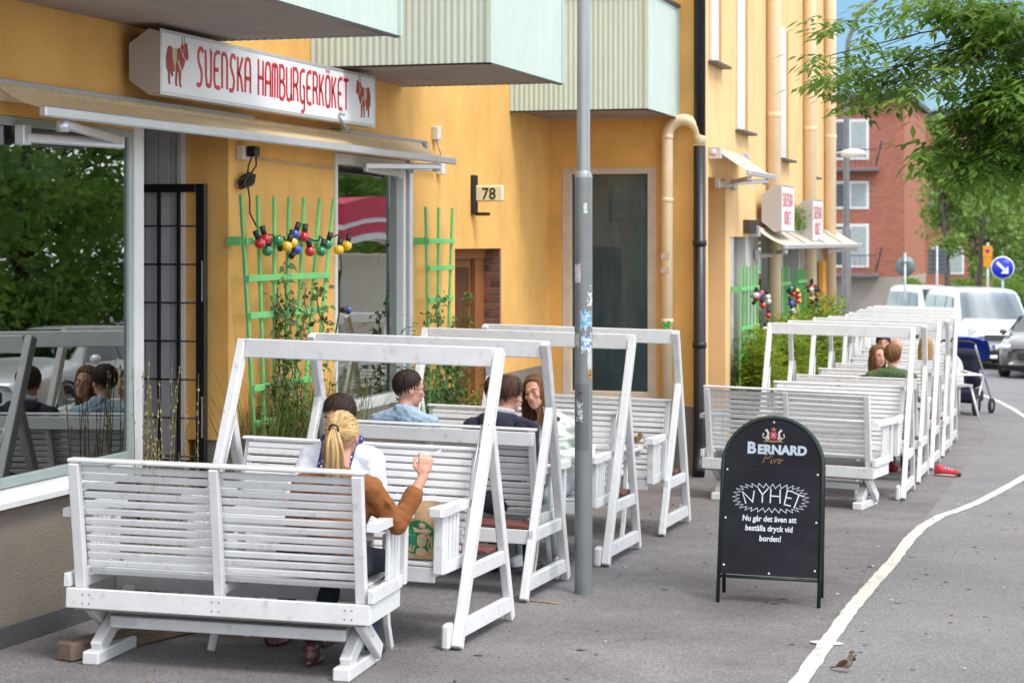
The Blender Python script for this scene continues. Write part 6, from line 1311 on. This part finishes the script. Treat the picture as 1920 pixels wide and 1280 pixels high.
# crown mass overhead, out of the picture
for i in range(420):
    a = rt.uniform(0, 6.28); rr_ = rt.uniform(.3, 2.4); p = Vector((2.0+rr_*math.cos(a), 12.5+rr_*math.sin(a), rt.uniform(6.2, 9))); compound(p, rdir(rt), .3, 3)
part(AT, 'trunk', tq, bark, world=True); part(AT, 'crown', A_, ash1, world=True); part(AT, 'crown', B_, ash2, world=True)
def tree(name, label, x, y, h, cr, n, seed, mts, lean=(0, 0), barkm=None, cz=.62, ls=.16, trunk_r=.14, zlow=.28):
    rr = random.Random(seed); zg = gz(x, y); T = thing(name, label, 'tree', (x, y, zg)); q = MB(); tp = Vector((x+lean[0], y+lean[1], zg+h*.85)); branch(q, [(x, y, zg-.1), (x+lean[0]*.15, y, zg+h*.25), (x+lean[0]*.5, y, zg+h*.55), tp], trunk_r, .03, 9)
    qs = [MB() for _ in mts]; cl = []
    for i in range(26):
        a = rr.uniform(0, 6.28); t = rr.uniform(zlow, .95); z = zg+h*t; ctr = Vector((x+lean[0]*t, y+lean[1]*t, z)); k = cr*math.sin(math.pi*min(1, max(.12, (t-zlow+.12)/(1.08-zlow))))*rr.uniform(.45, 1); e = ctr+Vector((math.cos(a)*k, math.sin(a)*k, rr.uniform(-.3, .2))); branch(q, curve(Vector((x+lean[0]*(t-.1), y, z-h*.1)), e, .15, 4, .05, rr), .035, .008, 5); cl.append((e, rr.uniform(.5, 1.0)*cr*.42)); cl.append((ctr.lerp(e, .5), rr.uniform(.5, .9)*cr*.36))
    for i in range(n):
        c, r_ = rr.choice(cl); d = rdir(rr)*r_*(rr.random()**.4); d.z *= .8; p = c+d; dd = rdir(rr); dd.z = dd.z*.5-.35; l = ls*rr.uniform(.6, 1.2); leaf(rr.choice(qs), p, dd, rdir(rr), l, l*.6, .1)
    part(T, 'trunk', q, barkm or bark, world=True)
    for i, m_ in enumerate(qs): part(T, 'crown', m_, mts[i], world=True)
    return T
tree('birch_tree', 'leaning dark trunked birch in front of the brick corner', -4.45, 62, 7.4, 1.1, 3600, 1, (bir1, bir2), (-.35, 0), birchb, ls=.19, zlow=.42)
tree('birch_tree', 'pale green birch behind the grey rectangular sign', -3.9, 66, 7.6, 2.2, 5600, 2, (bir1, bir2), (.5, 0), birchb, ls=.19, zlow=.40)
tree('birch_tree', 'birch behind the yellow parking sign', -2.0, 72, 8.4, 2.4, 5600, 3, (bir2, bir1), (.3, 0), birchb, ls=.2, zlow=.36)
tree('birch_tree', 'low birch filling the gap before the long brick house', -5.2, 84, 6.6, 1.8, 4600, 14, (bir2, bir1), (.4, 0), birchb, ls=.2, zlow=.24)
tree('birch_tree', 'birch far behind the hedge, right of the brick corner', -4.0, 92, 9.6, 2.6, 5600, 15, (bir1, bir2), (.2, 0), birchb, ls=.24, zlow=.25)
tree('birch_tree', 'birch at the right edge above the blue arrow sign', .4, 76, 9, 2.6, 5200, 4, (bir1, bir2), (-.4, 0), birchb, ls=.2, zlow=.34)
def bush(name, label, x0, x1, y0, y1, h, n, seed, mts, ls=.12, cat='hedge'):
    rr = random.Random(seed); xc, yc = (x0+x1)/2, (y0+y1)/2; T = thing(name, label, cat, (xc, yc, gz(xc, yc))); qs = [MB() for _ in mts]; q = MB()
    for i in range(14):
        x, y = rr.uniform(x0, x1), rr.uniform(y0, y1); q.tube([(x, y, gz(x, y)-.05), (x+rr.uniform(-.2, .2), y, gz(x, y)+h*.7)], .03, 5)
    for i in range(n):
        x, y = rr.uniform(x0, x1), rr.uniform(y0, y1); ex = min(1, min(x-x0, x1-x)/.5+.25); z = gz(x, y)+h*(rr.random()**.6)*ex*(.86+.14*math.sin(x*3.1+y)); d = rdir(rr); leaf(rr.choice(qs), (x, y, z), d, rdir(rr), ls*rr.uniform(.6, 1.2), ls*.6, .1)
    part(T, 'stems', q, bark, world=True)
    for i, m_ in enumerate(qs): part(T, 'foliage', m_, mts[i], world=True)
hl = leafmat('hedge_leaf', (.20, .32, .035), (.13, .23, .025), .3)
bush('clipped_hedge', 'bright green hedge in front of the long brick house', -7.2, -3.6, 72, 73.6, 2.2, 9000, 6, (hl, hl, bir2), .14)
bush('flowering_bush', 'dark green bush beside the blue arrow sign', -3.4, -.5, 60, 63, 2.6, 9000, 7, (ash1, ash2), .13, 'bush')
vg = MB(); vg.quad(gpt(-9, 70, .03), gpt(30, 64, .03), gpt(30, 126, .03), gpt(-9, 126, .03)); solo('grass_verge', vg, mat('grass', (.12, .20, .03), .9, .3, 3, .02, 30, world=True), kind='structure')
# trees across the street that the shop windows mirror
for i, (x, y) in enumerate(((8.5, 30), (9.2, 34.5), (8.6, 39), (12, 36), (12.5, 42.5), (11, 47), (9, 51), (10.5, 57), (14, 50))):
    tree('street_tree', ['tree across the street mirrored in the big left window', 'second tree across the street mirrored in the left window', 'tree across the street mirrored above the kiosk', 'tree across the street mirrored in the second shop window', 'middle row tree across the street mirrored at the left window edge', 'middle row tree across the street mirrored between the windows', 'far tree across the street mirrored at the second window edge', 'back row tree mirrored behind the silver car', 'back row tree mirrored behind the kiosk'][i], x, y, 9.5, 3.0, 8500, 60+i, (ash1, ash1, ash2), (rt.uniform(-.5, .5), 0), bark, ls=.22, trunk_r=.2, zlow=.14)
